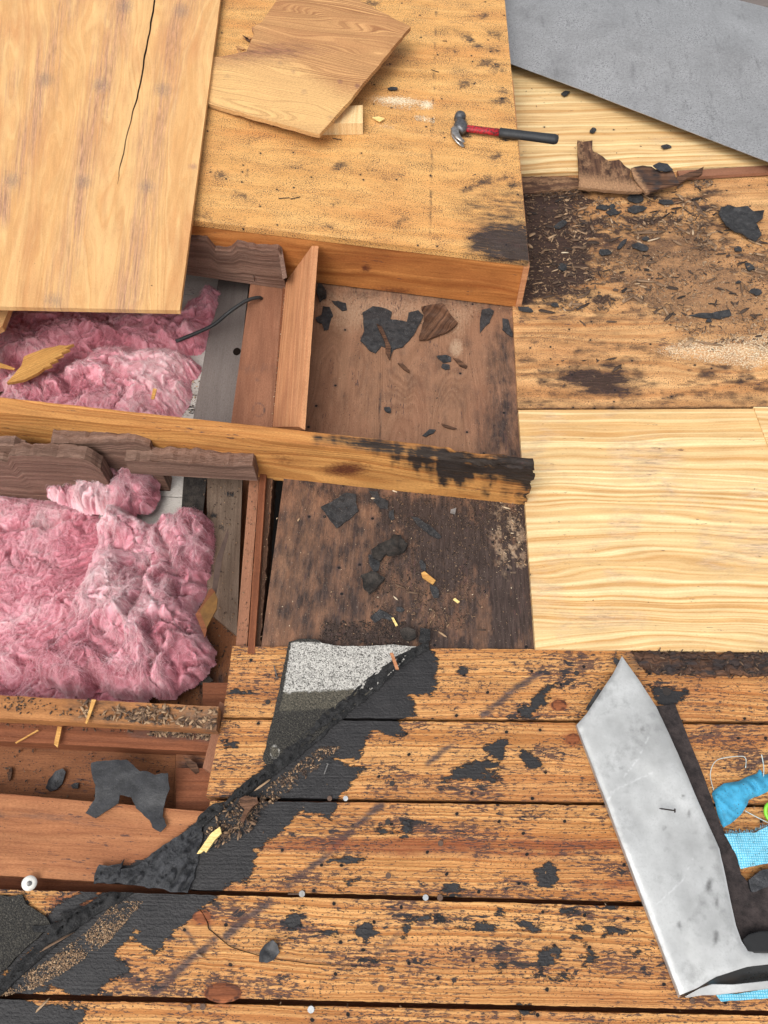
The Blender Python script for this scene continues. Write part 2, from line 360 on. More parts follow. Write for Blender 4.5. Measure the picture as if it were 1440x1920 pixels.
W_REDSTRIP = wood('red_brown_strip_wood', srgb(148, 92, 62), srgb(108, 62, 40), srgb(92, 52, 36), freq=90, cath=3, ring=.5, bump=.5, blotch=.5, dust=.3)
W_GREY = wood('grey_strip_wood', srgb(128, 120, 116), srgb(108, 100, 96), srgb(116, 108, 104), freq=30, cath=2, ring=.4, bump=.2, blotch=.2, dust=.6)
W_GREYB = wood('dirty_grey_board_wood', srgb(128, 112, 98), srgb(96, 80, 68), srgb(104, 80, 62), freq=60, cath=5, ring=.4, bump=.5, blotch=.7, dust=.5)
W_WHITE = wood('white_painted_board', srgb(206, 203, 198), srgb(190, 186, 180), srgb(172, 166, 160), freq=20, ring=.4, bump=.15, blotch=.25, dust=.0, speck=.05)
W_KNOT = wood('knot_wood', srgb(160, 96, 60), srgb(110, 62, 38), freq=140, cath=10, ring=.7, sharp=.3, bump=.8, stain_c=srgb(60, 34, 24))
W_FLOOR = wood('cavity_floor_wood', srgb(158, 106, 70), srgb(122, 76, 48), srgb(100, 62, 42), freq=40, cath=8, speck=.22, ring=.4, bump=.5, blotch=.5, peppery=.6)
W_ROT = wood('rotten_wood', srgb(128, 94, 72), srgb(48, 32, 27), srgb(34, 24, 22), freq=150, cath=8, ring=.6, bump=1.0, blotch=.8, stain_c=(.02, .016, .016), grey_c=srgb(170, 132, 98))
W_DEBRISBEAM = wood('dirty_timber_wood', srgb(196, 140, 88), srgb(150, 96, 54), srgb(130, 80, 50), freq=60, cath=5, speck=.15, ring=.5, stain_c=srgb(62, 48, 40), grey_c=srgb(120, 100, 84), bump=.6, blotch=.5)
W_BLOCK = wood('pale_block_wood', srgb(244, 220, 170), srgb(214, 172, 116), freq=110, cath=2, ring=.7, bump=.2, blotch=.05, sharp=.5)
W_SPLINT = wood('yellow_splinter_wood', srgb(222, 176, 104), srgb(178, 122, 62), freq=200, cath=4, ring=.6, bump=.5, blotch=.3)
W_PALESPL = wood('pale_splinter_wood', srgb(250, 228, 160), srgb(226, 190, 112), freq=260, cath=4, ring=.6, bump=.5, blotch=.2)
W_EDGE = W_SHEET

def m_tar(name, base=(.018, .019, .022), hi=(.05, .052, .058), rough=(.35, .6), b=1.0, dust=.4):
    m = M(name); o = m.obj(); n1 = m.noise(o, 60, 6, .65); n2 = m.noise(o, 260, 4, .7)
    col = m.mix(m.mr(n1, .35, .65), base, hi)
    col = m.mix(m.ma('MULTIPLY', m.mr(m.noise(o, 380, 3, .7), .62, .7), dust), col, (.2, .19, .17))
    h = m.ma('ADD', n1, m.ma('MULTIPLY', n2, .4))
    return m.out(col, m.mr(n1, .3, .7, rough[1], rough[0]), m.bump(h, b, .002), spec=.5)
T_RIDGE = m_tar('cracked_tar', (.006, .0062, .007), (.026, .0255, .026), (.75, .95), 3.5, .5)
T_SHEET = m_tar('smooth_tar', (.008, .0085, .010), (.024, .0245, .028), (.4, .55), .6, .35)
T_FLAKE = m_tar('dusty_tar_flake', (.010, .010, .0115), (.038, .0375, .039), (.6, .85), 2.0, .9)
T_GLOSS = m_tar('glossy_tar', (.010, .011, .013), (.03, .031, .036), (.3, .5), 1.6, .15)
T_FOLD = m_tar('creased_tar', (.010, .011, .013), (.036, .037, .042), (.42, .65), 2.4, .3)
T_CRUMB = m_tar('crumbly_tar', (.010, .009, .008), (.045, .035, .028), (.8, .95), 2.2, .2)

def m_gran():
    m = M('mineral_granules'); o = m.obj(); st = m.at('stain'); gr = m.at('grey')
    v = m.vor(o, 420, 'Color'); s = m.n('SeparateColor'); m.put(s.inputs[0], v)
    val = m.ma('ADD', m.ma('MULTIPLY', s.outputs[0], .6), m.ma('MULTIPLY', m.noise(o, 90, 5, .7), .55))
    col = m.ramp(val, [(.24, (.06, .055, .05)), (.46, (.30, .29, .265)), (.74, (.52, .50, .46))])
    bare = m.ramp(m.noise(o, 260, 5, .75), [(.4, (.035, .033, .028)), (.62, (.13, .115, .085)), (.78, (.34, .31, .26))])
    dk = m.ramp(m.noise(o, 300, 5, .75), [(.45, (.022, .021, .020)), (.6, (.06, .055, .045)), (.8, (.26, .25, .22))])
    nn = m.ma('MULTIPLY', m.ma('SUBTRACT', m.noise(o, 70, 6, .7), .5), .8)
    col = m.mix(m.mr(m.ma('ADD', gr, nn), .4, .6), col, bare)
    col = m.mix(m.mr(m.ma('ADD', st, nn), .4, .6), col, dk)
    return m.out(col, .9, m.bump(m.ma('ADD', m.vor(o, 330), m.noise(o, 120, 4, .7)), .9, .002))
GRAN = m_gran()
def m_metal(name, c1, c2, rough, metal, spk=.3, streak=True, scr=0, refl=.5):
    m = M(name); o = m.obj(); n = m.noise(o, 7, 6, .65); n2 = m.noise(o, 240, 3, .6); st = m.at('stain'); gr = m.at('grey')
    col = m.mix(m.mr(m.ma('ADD', m.ma('MULTIPLY', n, .55 if streak else 1), m.ma('MULTIPLY', m.noise(o, 130, 5, .7), .45 if streak else 0)), .35, .65), c1, c2)
    if streak: col = m.mix(m.ma('MULTIPLY', m.mr(m.noise(m.map(o, (40, 9, 9), rot=(0, 0, -.5)), 1, 4), .58, .72), .35), col, tuple(x*.5 for x in c1))
    col = m.mix(m.ma('MULTIPLY', m.mr(m.ma('ADD', n2, m.ma('MULTIPLY', m.ma('SUBTRACT', n, .5), .5)), .56, .63), spk), col, tuple(x*.3 for x in c1))
    nn = m.ma('MULTIPLY', m.ma('SUBTRACT', m.noise(o, 55, 6, .7), .5), .9)
    col = m.mix(m.ma('MULTIPLY', m.mr(m.ma('ADD', st, m.ma('MULTIPLY', nn, m.mr(st, 0, .2))), .2, .9), .85), col, (.045, .042, .04))
    col = m.mix(m.ma('MULTIPLY', m.mr(gr, .3, .9), .7), col, (.75, .76, .76))
    return m.out(col, m.mr(n, .3, .7, rough-.08, rough+.1), m.bump(m.ma('ADD', n, m.ma('MULTIPLY', n2, .06)), .15, .004), metal, spec=refl)
MET_GALV = m_metal('dull_galvanised_metal', (.29, .287, .285), (.52, .52, .525), .36, .6, .5)
MET_PALE = m_metal('pale_sheet_metal', (.36, .365, .36), (.56, .57, .565), .45, .3, .1, False, refl=.4)
MET_EDGE = m_metal('bright_metal_edge', (.7, .7, .68), (.8, .8, .78), .35, .5, 0, False)
MET_SHADE = m_metal('shaded_metal_inside', (.02, .02, .02), (.04, .04, .04), .3, .3, 0, False)  # near-black paints the shade in the flashing's hollow and underside
def plain(name, col, rough=.6, metal=0., nsc=80, var=.25, b=.3, spec=.4):
    m = M(name); o = m.obj(); n = m.noise(o, nsc, 5, .65)
    return m.out(m.mix(m.mr(n, .3, .7), tuple(x*(1-var) for x in col), tuple(min(1, x*(1+var)) for x in col)), rough, m.bump(n, b, .001), metal, spec)
HAM_METAL = plain('hammer_steel', (.13, .13, .135), .42, .75, 120, .5, .3)
HAM_BRIGHT = plain('worn_bright_steel', (.34, .32, .30), .35, .8, 120, .3, .2)
def m_red():
    m = M('worn_red_paint'); o = m.obj(); n = m.noise(o, 140, 5, .7)
    return m.out(m.mix(m.mr(n, .47, .55), (.42, .015, .025), (.10, .02, .022)), .5, m.bump(n, .4, .001))
HAM_RED = m_red()
RUBBER = plain('black_rubber', (.022, .024, .027), .55, 0, 200, .3, .4)
NAIL_RUST = plain('rusty_nail_steel', (.11, .065, .045), .7, .3, 300, .4)
NAIL_GREY = plain('grey_nail_steel', (.17, .165, .16), .45, .7, 300, .3)
NAIL_BRIGHT = plain('galvanised_nail_head', (.26, .27, .28), .45, .7, 200, .2)
NAIL_DARK = plain('dark_nail_steel', (.035, .028, .025), .6, .4, 300, .3)
CAPW = plain('white_plastic', (.68, .67, .62), .4, 0, 90, .15)
GREENP = plain('green_plastic', (.22, .62, .04), .35, 0, 60, .1)
CABLE = plain('dark_cable_rubber', (.03, .033, .034), .5, 0, 200, .3)
FELT = m_tar('brown_black_felt', (.014, .010, .010), (.045, .032, .030), (.8, .95), 2.0, .15)
HOLE = plain('crack_shade', (.012, .008, .006), .95, 0, 80, .2, .1, .05)  # near-black slivers and disc on the surface imitate shade inside cracks and hole
DARKGROUND = plain('dark_ground', (.05, .045, .04), .95, 0, 3, .3)
AMBER = plain('varnished_edge', (.15, .068, .014), .45, 0, 60, .3)
FACING = plain('brown_paper_facing', (.07, .042, .032), .8, 0, 60, .3)
def m_blue(name, c, dots):
    m = M(name); o = m.obj(); n = m.noise(o, 60, 5, .7); col = m.mix(m.mr(n, .3, .7), tuple(x*.75 for x in c), tuple(min(1, x*1.15) for x in c))
    h = n
    if dots:
        v = m.vor(o, 230, 'Distance', rnd=0.1, dim='2D'); col = m.mix(m.ma('MULTIPLY', m.mr(v, .42, .2), .5), col, (.55, .85, .9)); h = m.ma('SUBTRACT', n, v)
    col = m.mix(m.ma('MULTIPLY', m.mr(m.noise(o, 45, 6, .7), .52, .7), .5), col, (.07, .16, .19)); col = m.mix(m.mr(m.noise(o, 330, 3), .62, .68), col, (.04, .07, .08))
    return m.out(col, .75, m.bump(h, .5, .001))
BLUE = m_blue('blue_woven_cloth', (.10, .42, .60), True); BLUE2 = m_blue('blue_soft_cloth', (.05, .32, .52), False)
THREAD = plain('pale_thread', (.45, .55, .55), .6)
def m_ins():
    m = M('pink_fibreglass'); t = m.at('tone'); g = m.at('grime'); o = m.obj()
    n = m.noise(m.map(o, (1, 1, 1)), 34, 6, .7, 1.2)
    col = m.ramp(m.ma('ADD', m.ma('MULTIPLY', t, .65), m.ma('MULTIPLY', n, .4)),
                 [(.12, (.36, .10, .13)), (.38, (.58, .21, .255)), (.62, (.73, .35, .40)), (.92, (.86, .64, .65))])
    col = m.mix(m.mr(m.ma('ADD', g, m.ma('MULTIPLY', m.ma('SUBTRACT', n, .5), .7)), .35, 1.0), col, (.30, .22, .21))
    col = m.mix(m.mr(m.noise(o, 300, 3, .6), .70, .74), col, (.06, .04, .04))
    h = m.ma('ADD', n, m.ma('MULTIPLY', m.noise(o, 300, 4, .7), .4))
    return m.out(col, .95, m.bump(h, .8, .004), spec=.1, Sheen_Weight=.2, Subsurface_Weight=.35, Subsurface_Radius=(.012, .006, .006), Subsurface_Scale=1.0)
INS = m_ins()
def m_chip():
    m = M('mixed_debris'); t = m.at('tone')
    col = m.ramp(t, [(0, (.022, .018, .017)), (.3, (.085, .055, .04)), (.55, (.22, .135, .08)), (.8, (.44, .29, .17)), (1, (.75, .62, .44))])
    n = m.noise(m.obj(), 300, 3, .6)
    return m.out(m.mix(.5, col, m.mix(n, (.5, .5, .5), (1.2, 1.2, 1.2)), 'MULTIPLY'), .85, m.bump(n, .6, .001))
CHIP = m_chip()

def sliver(name, pts, ws, z, mat, parent, seed=0):
    p = np.array(pts, float); t = np.linspace(0, len(p)-1, 60); i = np.minimum(t.astype(int), len(p)-2); c = p[i]+(p[i+1]-p[i])*(t-i)[:, None]
    w = np.interp(t, range(len(ws)), ws); c[:, 0] += fbm(t*3, seed, 0, 3, seed)*2.2
    dd = np.gradient(c, axis=0); dd /= np.linalg.norm(dd, axis=1, keepdims=True); nr = np.stack([dd[:, 1], -dd[:, 0]], 1); nr *= np.sign(nr[:, :1]+1e-9) if abs(nr[:, 0].mean()) > .5 else 1
    a = c-nr*(w/2*(1+.4*fbm(t*5, 1, 0, 2)))[:, None]; b = c+nr*(w/2)[:, None]
    A = Wp(a[:, 0], a[:, 1], z); B = Wp(b[:, 0], b[:, 1], z); V = np.concatenate([A, B]); n = 60
    return link(name, V, [(k, k+n, k+n+1, k+1) for k in range(n-1)], mat, parent)

# ------------------------------------------------------------------ the setting below the roof
g = link('ground', [(-60, -60, -.62), (60, -60, -.62), (60, 60, -.62), (-60, 60, -.62)], [(0, 1, 2, 3)], DARKGROUND)
g['kind'] = 'structure'

# ------------------------------------------------------------------ deck planks (lower part)
APRON = [(805,1185),(822,1245),(810,1306),(769,1298),(783,1340),(748,1347),(760,1375),(738,1380),(700,1366),(684,1384),(672,1424),(622,1420),(684,1442),(667,1464),(640,1491),(618,1535),(578,1522),
         (560,1520),(533,1558),(480,1598),(473,1655),(435,1658),(395,1690),(329,1747),(289,1790),(253,1762),(258,1742),(212,1790),(245,1818),(178,1862),(147,1878),(102,1848),(49,1871),(-200,1960),(-200,1880),
         (0,1835),(210,1655),(370,1545),(500,1438),(640,1330)]
TARPOLY = [[(-200,1862),(0,1872),(162,1892),(147,1925),(120,2000),(-200,2000)],
           [(1215,1285),(1290,1293),(1285,1315),(1250,1325),(1225,1310)],
           [(-50,1690),(40,1680),(80,1720),(130,1680),(210,1655),(100,1745),(0,1835),(-100,1840)],
           [(845,1462),(905,1458),(940,1432),(958,1380),(900,1400),(935,1425),(880,1432),(855,1440),(818,1487)],
           [(880,1445),(940,1442),(942,1462),(900,1462)],
           [(970,1400),(1000,1410),(1015,1440),(990,1445)]]
TARELL = [(1025,1642,24,22,0),(723,1558,20,12,0),(762,1552,11,17,20),(853,1668,14,10,0),(1010,1312,22,14,-30),(988,1335,14,12,0),(1030,1295,16,7,-30),(548,1725,14,24,20),(688,1748,18,18,0),
          (845,1668,20,12,0),(1025,1795,16,14,0),(1045,1785,18,12,40),(1110,1795,20,9,-30),(1085,1760,18,6,20),(985,1895,16,14,0),(620,1750,10,6,0),(905,1740,26,6,0),(990,1737,24,9,10),(800,1720,22,5,0),
          (1150,1745,30,6,0),(1060,1708,24,6,0),(760,1738,12,16,10),(960,1810,14,5,0),(1200,1790,18,6,0),(730,1262,10,8,0),(868,1258,12,8,30),(1100,1740,16,6,0),(1390,1600,20,8,0),(650,1610,20,4,0),(940,1712,10,5,0),
          (655,1655,12,6,-30),(430,1395,10,6,0),(450,1300,14,4,0),(1190,1700,40,4,0),(1020,1830,30,4,0),(700,1800,20,5,0)]
STREAKS = [([(1012,1262),(965,1292),(905,1342)], 5), ([(852,1392),(802,1432)], 4), ([(715,1508),(660,1556),(610,1606),(540,1660)], 5), ([(505,1692),(465,1720),(425,1755)], 7),
           ([(400,1765),(350,1805),(290,1865)], 7), ([(350,1745),(368,1775)], 3), ([(760,1735),(700,1800)], 2), ([(1400,1440),(1440,1420)], 3)]
def plank_fields(q, V):
    t = np.full(len(q), -60.0)
    wv = fbm(q[:, 0]/26, q[:, 1]/11, 0, 4, 21, .6)
    for p in [APRON]+TARPOLY: t = np.maximum(t, f_poly(q, p))
    t = t+wv*11
    for e in TARELL: t = np.maximum(t, f_ell(q, *e)-1+wv*14)
    s = np.zeros(len(q))
    for p, w in STREAKS: s = np.maximum(s, soft(f_line(q, p, w), 2.0)*.85)
    g = np.zeros(len(q))
    for cx, cy, a, b in ((1048,1322,17,12),(1072,1385,16,13),(418,1865,38,22),(1265,1545,60,8),(760,1598,130,6),(1000,1600,120,6),(1150,1660,70,8),(380,1720,24,16),(700,1585,300,14),(1060,1585,180,12),(200,1690,110,24)):
        g = np.maximum(g, .9*soft(f_ell(q, cx, cy, a, b)+wv*6, 3))
    s = np.maximum(s, .7*soft(f_line(q, [(385,1700),(395,1745),(440,1775),(520,1795),(700,1812)], 1.5), 1.5))
    s = np.maximum(s, .9*soft(f_line(q, [(1190,1232),(1600,1250)], 14), 6))
    s = np.maximum(s, .75*soft(f_ell(q, 1048, 1322, 17, 13)+0*s-9, 1.5)*0)
    return {'tar': t, 'stain': s, 'grey': g}
EDGEX = lambda y: 445-(y-1215)*.2       # left ends of the first two planks
rows = [  # (yL at x=430ish, yR at x=1440) lines of the gaps, given at x=0 and x=1440
    (1207, 1222, 1341, 1352), (1345, 1359, 1489, 1507), (1497, 1514, 1658, 1697), (1668, 1706, 1862, 1895), (1874, 1905, 2080, 2110)]
def yl(r, x, k): a, b = rows[r][k], rows[r][k+1]; return a+(b-a)*x/1440
names = ['scarred orange plank with tar scrape streaks, directly below the pale plywood', 'second orange plank from the pale plywood, its left end cut beside the open cavity',
         'orange plank with a reddish vein, third from the pale plywood', 'wide tar flecked orange plank with a curved crack, fourth from the pale plywood', 'lowest orange plank, mostly cut off by the bottom of the picture']
x0s = [(436, 418), (416, 386), (394, 354), (-300, -300), (-300, -300)]
for r in range(5):
    xa, xb = x0s[r]; X = 1750
    c = [(xa, yl(r, xa, 0)), (X, yl(r, X, 0)), (X, yl(r, X, 2)), (xb, yl(r, xb, 2))]
    o = board('deck_plank', c, .036, W_PLANK, z=0, res=.005, rag=.0012, ragf=70, fields=plank_fields, seed=r+3)
    tag(o, names[r], 'plank', 'orange deck planks')
    for kx, ky, ka, kb, kr in ((1048,1322,15,11,0),(1074,1386,13,11,1),(418,1862,36,19,3),(378,1718,18,11,3)):
        if kr == r:
            kp = flake('knot', [(kx+ka*math.cos(t_), ky+kb*math.sin(t_)) for t_ in np.linspace(0, 6.28, 14)[:-1]], .0012, .001, W_KNOT, 2, 6, .004, parent=o, seed=kx % 7, fields=lambda q, V: {'stain': .9*np.exp(-((np.hypot((q[:, 0]-kx)/ka, (q[:, 1]-ky)/kb)-.86)/.10)**2)})
    if r == 3: CRACKED = o
o = board('deck_plank', [(-300, 1462), (392, 1522), (352, 1664), (-300, 1622)], .036, W_PLANK2, z=-.008, res=.005, rag=.001, seed=21,
          fields=lambda q, V: {'tar': f_poly(q, [(180,1640),(300,1600),(400,1510),(420,1700),(175,1680)]), 'stain': .4*soft(f_ell(q, 60, 1530, 120, 6, 5), 5)})
tag(o, 'smooth reddish brown plank at the left edge below the cavity, one end under tar', 'plank', 'orange deck planks')
# bearer below the planks
o = board('roof_bearer', [(-300, 1600), (1750, 1640), (1750, 1760), (-300, 1720)], .08, W_REDSTRIP, z=-.05, res=.02)
tag(o, 'shadowed timber seen in the wide black gap between two planks at lower left', 'timber')
o = board('roof_bearer', [(380, 1280), (1750, 1290), (1750, 1400), (380, 1390)], .06, W_REDSTRIP, z=-.042, res=.02)
tag(o, 'timber glimpsed in the gap between the first two planks', 'timber')
o = board('roof_bearer', [(330, 1440), (1750, 1450), (1750, 1570), (330, 1560)], .06, W_REDSTRIP, z=-.042, res=.02)
tag(o, 'timber glimpsed in the gap between second and third plank', 'timber')
o = board('roof_bearer', [(-300, 1810), (1750, 1840), (1750, 1960), (-300, 1950)], .06, W_REDSTRIP, z=-.042, res=.02)
tag(o, 'timber glimpsed in the lowest gap between planks', 'timber')

# ------------------------------------------------------------------ panels of the roof surface
def f_pale(q, V):
    s = np.zeros(len(q))
    for e in ((1255,915,14,22,-20),(1300,935,8,14,20),(1225,850,50,30,20),(1215,870,30,40,-30)): s = np.maximum(s, .42*soft(f_ell(q, *e), 9))
    s = np.maximum(s, .5*soft(f_ell(q, 1430, 1030, 50, 30, -20), 12)); s = np.maximum(s, .3*np.clip(fbm(q[:, 0]/90, q[:, 1]/40, 0, 4, 71)*2.4, 0, 1))
    s = np.maximum(s, .6*soft(f_line(q, [(1245, 900), (1262, 925)], 5), 2.5)); s = np.maximum(s, .5*soft(f_line(q, [(1236, 945), (1244, 962)], 3), 2.5))
    return {'stain': s}
o = board('plywood_sheet', [(972, 769), (1850, 764), (1850, 1228), (1004, 1217)], .02, W_NEW, z=.006, res=.009, fields=f_pale, seed=31)
tag(o, 'large fresh pale yellow plywood panel with wavy grain, right of the brown panel', 'plywood sheet', 'fresh pale plywood panels')
o.data.update()
o = board('plywood_sheet', [(1413, 763), (1850, 761), (1850, 1224), (1585, 1224)], .02, W_NEW, z=.0095, res=.009, seed=36)
tag(o, 'fresh pale plywood sheet just entering at the right picture edge beside the large one', 'plywood sheet', 'fresh pale plywood panels')
o = board('plywood_sheet', [(930, 60), (1850, 40), (1850, 296), (975, 326)], .02, W_NEW, z=.012, res=.012, seed=33,
          fields=lambda q, V: {'stain': .3*soft(f_ell(q, 1240, 262, 26, 8), 5)+.3*soft(f_ell(q, 1330, 290, 22, 8), 5)})
tag(o, 'fresh pale plywood panel partly under the big grey metal sheet', 'plywood sheet', 'fresh pale plywood panels')
def f_dirty(q, V):
    wz = fbm(q[:, 0]/24, q[:, 1]/12, 0, 4, 51, .6)*30; s = 1.15*soft(f_poly(q, [(975,340),(1090,360),(1070,420),(1120,470),(1090,540),(985,576),(940,560)])+wz, 12)
    s = np.maximum(s, .8*soft(f_poly(q, [(1060,440),(1330,420),(1330,470),(1250,500),(1130,500)])+wz*1.5-6, 12)); s = np.maximum(s, .55*soft(f_poly(q, [(1160,500),(1420,560),(1400,620),(1280,610),(1160,560)])+wz*1.8-10, 12))
    s = np.maximum(s, 1.15*soft(f_ell(q, 1120, 712, 66, 24, 5)+fbm(q[:, 0]/30, q[:, 1]/9, 0, 3, 9)*14, 8)); s = np.maximum(s, .5*soft(f_ell(q, 1085, 690, 40, 12, 15), 8))
    s = np.maximum(s, .45*soft(f_ell(q, 1010, 755, 60, 8), 8)); s = np.maximum(s, .5*soft(f_ell(q, 1405, 750, 24, 4), 4))
    s = np.maximum(s, .5*soft(f_line(q, [(1040,400),(1150,440),(1250,430),(1330,470)], 12), 14))
    s = np.maximum(s, .8*soft(f_line(q, [(950,767),(1800,764)], 2.0), 2.5))
    s = np.maximum(s, .75*soft(f_line(q, [(950,333),(1090,350)], 10), 5))
    nn = fbm(q[:, 0]/34, q[:, 1]/13, 0, 5, 12, .62)
    s = np.maximum(s, np.clip(2.3*nn+.34, 0, .9)*soft(f_poly(q, [(980,345),(1350,350),(1360,440),(1500,480),(1500,560),(1300,600),(1180,590),(980,580)]), 18))
    s = np.maximum(s, np.clip(1.6*nn+.1, 0, .5)*soft(f_poly(q, [(960,640),(1500,640),(1500,770),(960,770)]), 20))
    g = .85*soft(f_poly(q, [(1150,480),(1300,440),(1500,520),(1500,640),(1300,620),(1180,560)]), 30)
    return {'stain': s, 'grey': g, 'pale': .52*soft(f_poly(q, [(1230,650),(1300,632),(1500,618),(1500,690),(1400,688),(1320,678),(1262,668)])+fbm(q[:, 0]/20, q[:, 1]/14, 0, 3, 2)*14, 5)}
o = board('plywood_sheet', [(948, 326), (1850, 298), (1850, 760), (971, 766)], .02, W_DIRTY, z=.0, res=.007, fields=f_dirty, seed=35, rag=.0006)
tag(o, 'old orange plywood panel strewn with rotten wood crumbs and tar flakes', 'plywood sheet')
def f_brown(q, V):
    wz = fbm(q[:, 0]/26, q[:, 1]/34, 0, 4, 61, .6)*46
    s = .95*soft(f_poly(q, [(905,965),(960,950),(1010,980),(1010,1230),(905,1230),(890,1120),(900,1040)]), 22)
    s = np.maximum(s, .9*soft(f_poly(q, [(540,895),(990,930),(980,1100),(900,1140),(800,1130),(740,1060),(680,970)])+wz-6, 20))
    s = np.maximum(s, .85*soft(f_poly(q, [(590,1155),(850,1165),(920,1230),(560,1230)])+wz*.6, 12)); s = np.maximum(s, .2*soft(f_poly(q, [(590,600),(960,600),(980,860),(570,820)])+wz*2-60, 14))
    s = np.maximum(s, .55*soft(f_poly(q, [(500,1090),(560,1110),(640,1090),(640,1230),(480,1230)]), 24))
    s = np.maximum(s, .62*soft(f_poly(q, [(925,640),(960,600),(985,870),(905,860),(890,800),(925,740)]), 14))
    s = np.maximum(s, .45*soft(f_line(q, [(600,545),(800,560),(960,580)], 8), 8))
    s = np.maximum(s, .56*soft(f_poly(q, [(500,895),(1000,930),(1010,1230),(470,1230)])+wz*.4, 30))
    s = np.maximum(s, .8*soft(f_line(q, [(713,700),(713,845)], 1.0), .9)); s = np.maximum(s, .9*soft(f_line(q, [(711,905),(708,975)], 1.0), 1))
    g = .8*soft(f_poly(q, [(615,545),(760,560),(900,575),(860,625),(760,600),(640,620),(600,580)]), 12)*.7
    g = np.maximum(g, .9*soft(f_ell(q, 955, 1010, 26, 55, -10), 10)*(fbm(q[:, 0]/9, q[:, 1]/9, 0, 3, 2) > .05))
    g = np.maximum(g, .7*soft(f_ell(q, 855, 652, 12, 16), 2))
    return {'stain': s, 'grey': g}
o = board('plywood_sheet', [(585, 500), (958, 520), (1005, 1240), (486, 1240)], .018, W_BROWN, z=-.008, res=.005, axis=1, fields=f_brown, seed=37)
tag(o, 'dusty brown plywood panel in the middle, dark and rotten towards its lower right', 'plywood sheet')
# rotten strips
o = board('rotten_batten', [(1185, 1222), (1800, 1228), (1800, 1275), (1215, 1262)], .02, W_ROT, z=.009, res=.003, rag=.011, ragf=90, seed=40,
          fields=lambda q, V: {'stain': .8*soft(fbm(q[:, 0]/30, q[:, 1]/5, 0, 3, 3)*10, 2)})
tag(o, 'dark rotten ridged wood strip along the lower edge of the pale plywood', 'rotten wood strip')
o = board('rotten_batten', [(970, 330), (1095, 333), (1092, 352), (978, 362)], .02, W_ROT, z=.018, res=.004, rag=.005, ragf=70, seed=41,
          fields=lambda q, V: {'grey': .5*soft(fbm(q[:, 0]/30, q[:, 1]/5, 0, 3, 3)*10, 2)})
tag(o, 'crumbling brown wood strip between boxed frame and jagged plywood fragment', 'rotten wood strip')
o = board('wood_batten', [(1270, 320), (1850, 286), (1850, 300), (1275, 333)], .01, W_LEDGE, z=.016, res=.006, rag=.001, seed=42)
tag(o, 'thin brown batten at the lower edge of the upper pale plywood', 'batten')

# ------------------------------------------------------------------ raised frame: joists and their plywood
def f_jmid(q, V):
    nz = fbm(q[:, 0]/16, q[:, 1]/40, 0, 4, 3, .6)*34+fbm(q[:, 0]/60, q[:, 1]/60, 2, 2, 5)*24
    s = soft(f_poly(q, [(700,822),(770,834),(1030,856),(1030,950),(985,940),(1000,915),(900,915),(830,895),(770,880),(730,850)])+nz, 9)*1.05
    s = np.maximum(s, 1.1*soft(f_poly(q, [(590,820),(700,826),(1020,856),(1020,892),(860,876),(700,842)])+nz*.35, 6))
    s = s*(1-.85*soft(f_poly(q, [(880,893),(980,905),(985,925),(880,915)]), 5)*(fbm(q[:, 0]/14, q[:, 1]/30, 0, 3, 8) > -.15))
    g = soft(f_ell(q, 648, 880, 36, 11, -3), 4)*.95
    g = np.maximum(g, .45*soft(f_ell(q, 530, 860, 20, 9, 20), 5))
    return {'stain': np.clip(s, 0, 1.1), 'grey': g}
def joist(name, tl, tr, br, bl, z, mat, label, fields=None, seed=0, z0=0.0, end=None, rag=.0008, warpend=None):
    top = q4((*tl, z), (*tr, z), (*br, z), (*bl, z)); bot = top.copy(); bot[:, 2] = z0
    o = hexa(name, top, bot, mat, res=.005, fields=fields, seed=seed, rag=rag, ragf=60, holes=warpend)
    return o
def rot_end(V, q):
    # decayed end: crumbled, cracked top with hollows
    k = soft(f_poly(q, [(840,835),(1030,860),(1030,960),(960,960),(940,900)]), 12)
    zt = np.clip((V[:, 2]-.1)/.05, 0, 1)
    gx = fbm(V[:, 0]*18, V[:, 1]*120, 0, 3, 4)
    V[:, 2] -= k*zt*np.maximum(0, .006+gx*.034)
    endk = np.clip((q[:, 0]-960)/45, 0, 1)
    V[:, 0] -= endk*np.maximum(0, fbm(V[:, 1]*60, V[:, 2]*60, 0, 3, 6)*.03+.006)
    return V
o = joist('roof_joist', (-500, 689), (998, 856), (1007, 880), (-500, 720), .15, W_JTOP, '', f_jmid, 51, -.02, warpend=rot_end)
tag(o, 'long orange joist across the middle, its right end black and rotten', 'joist', 'orange joists on edge')
o = joist('roof_joist', (150, 360), (988, 466), (988, 499), (150, 399), .149, W_JOIST, '',
          lambda q, V: {'grey': .9*soft(f_ell(q, 686, 503, 8, 6), 2)+.8*soft(f_ell(q, 735, 549, 34, 8, 3), 4), 'stain': np.zeros(len(q))}, 52, -.002)
tag(o, 'orange joist standing under the front edge of the raised speckled plywood', 'joist', 'orange joists on edge')
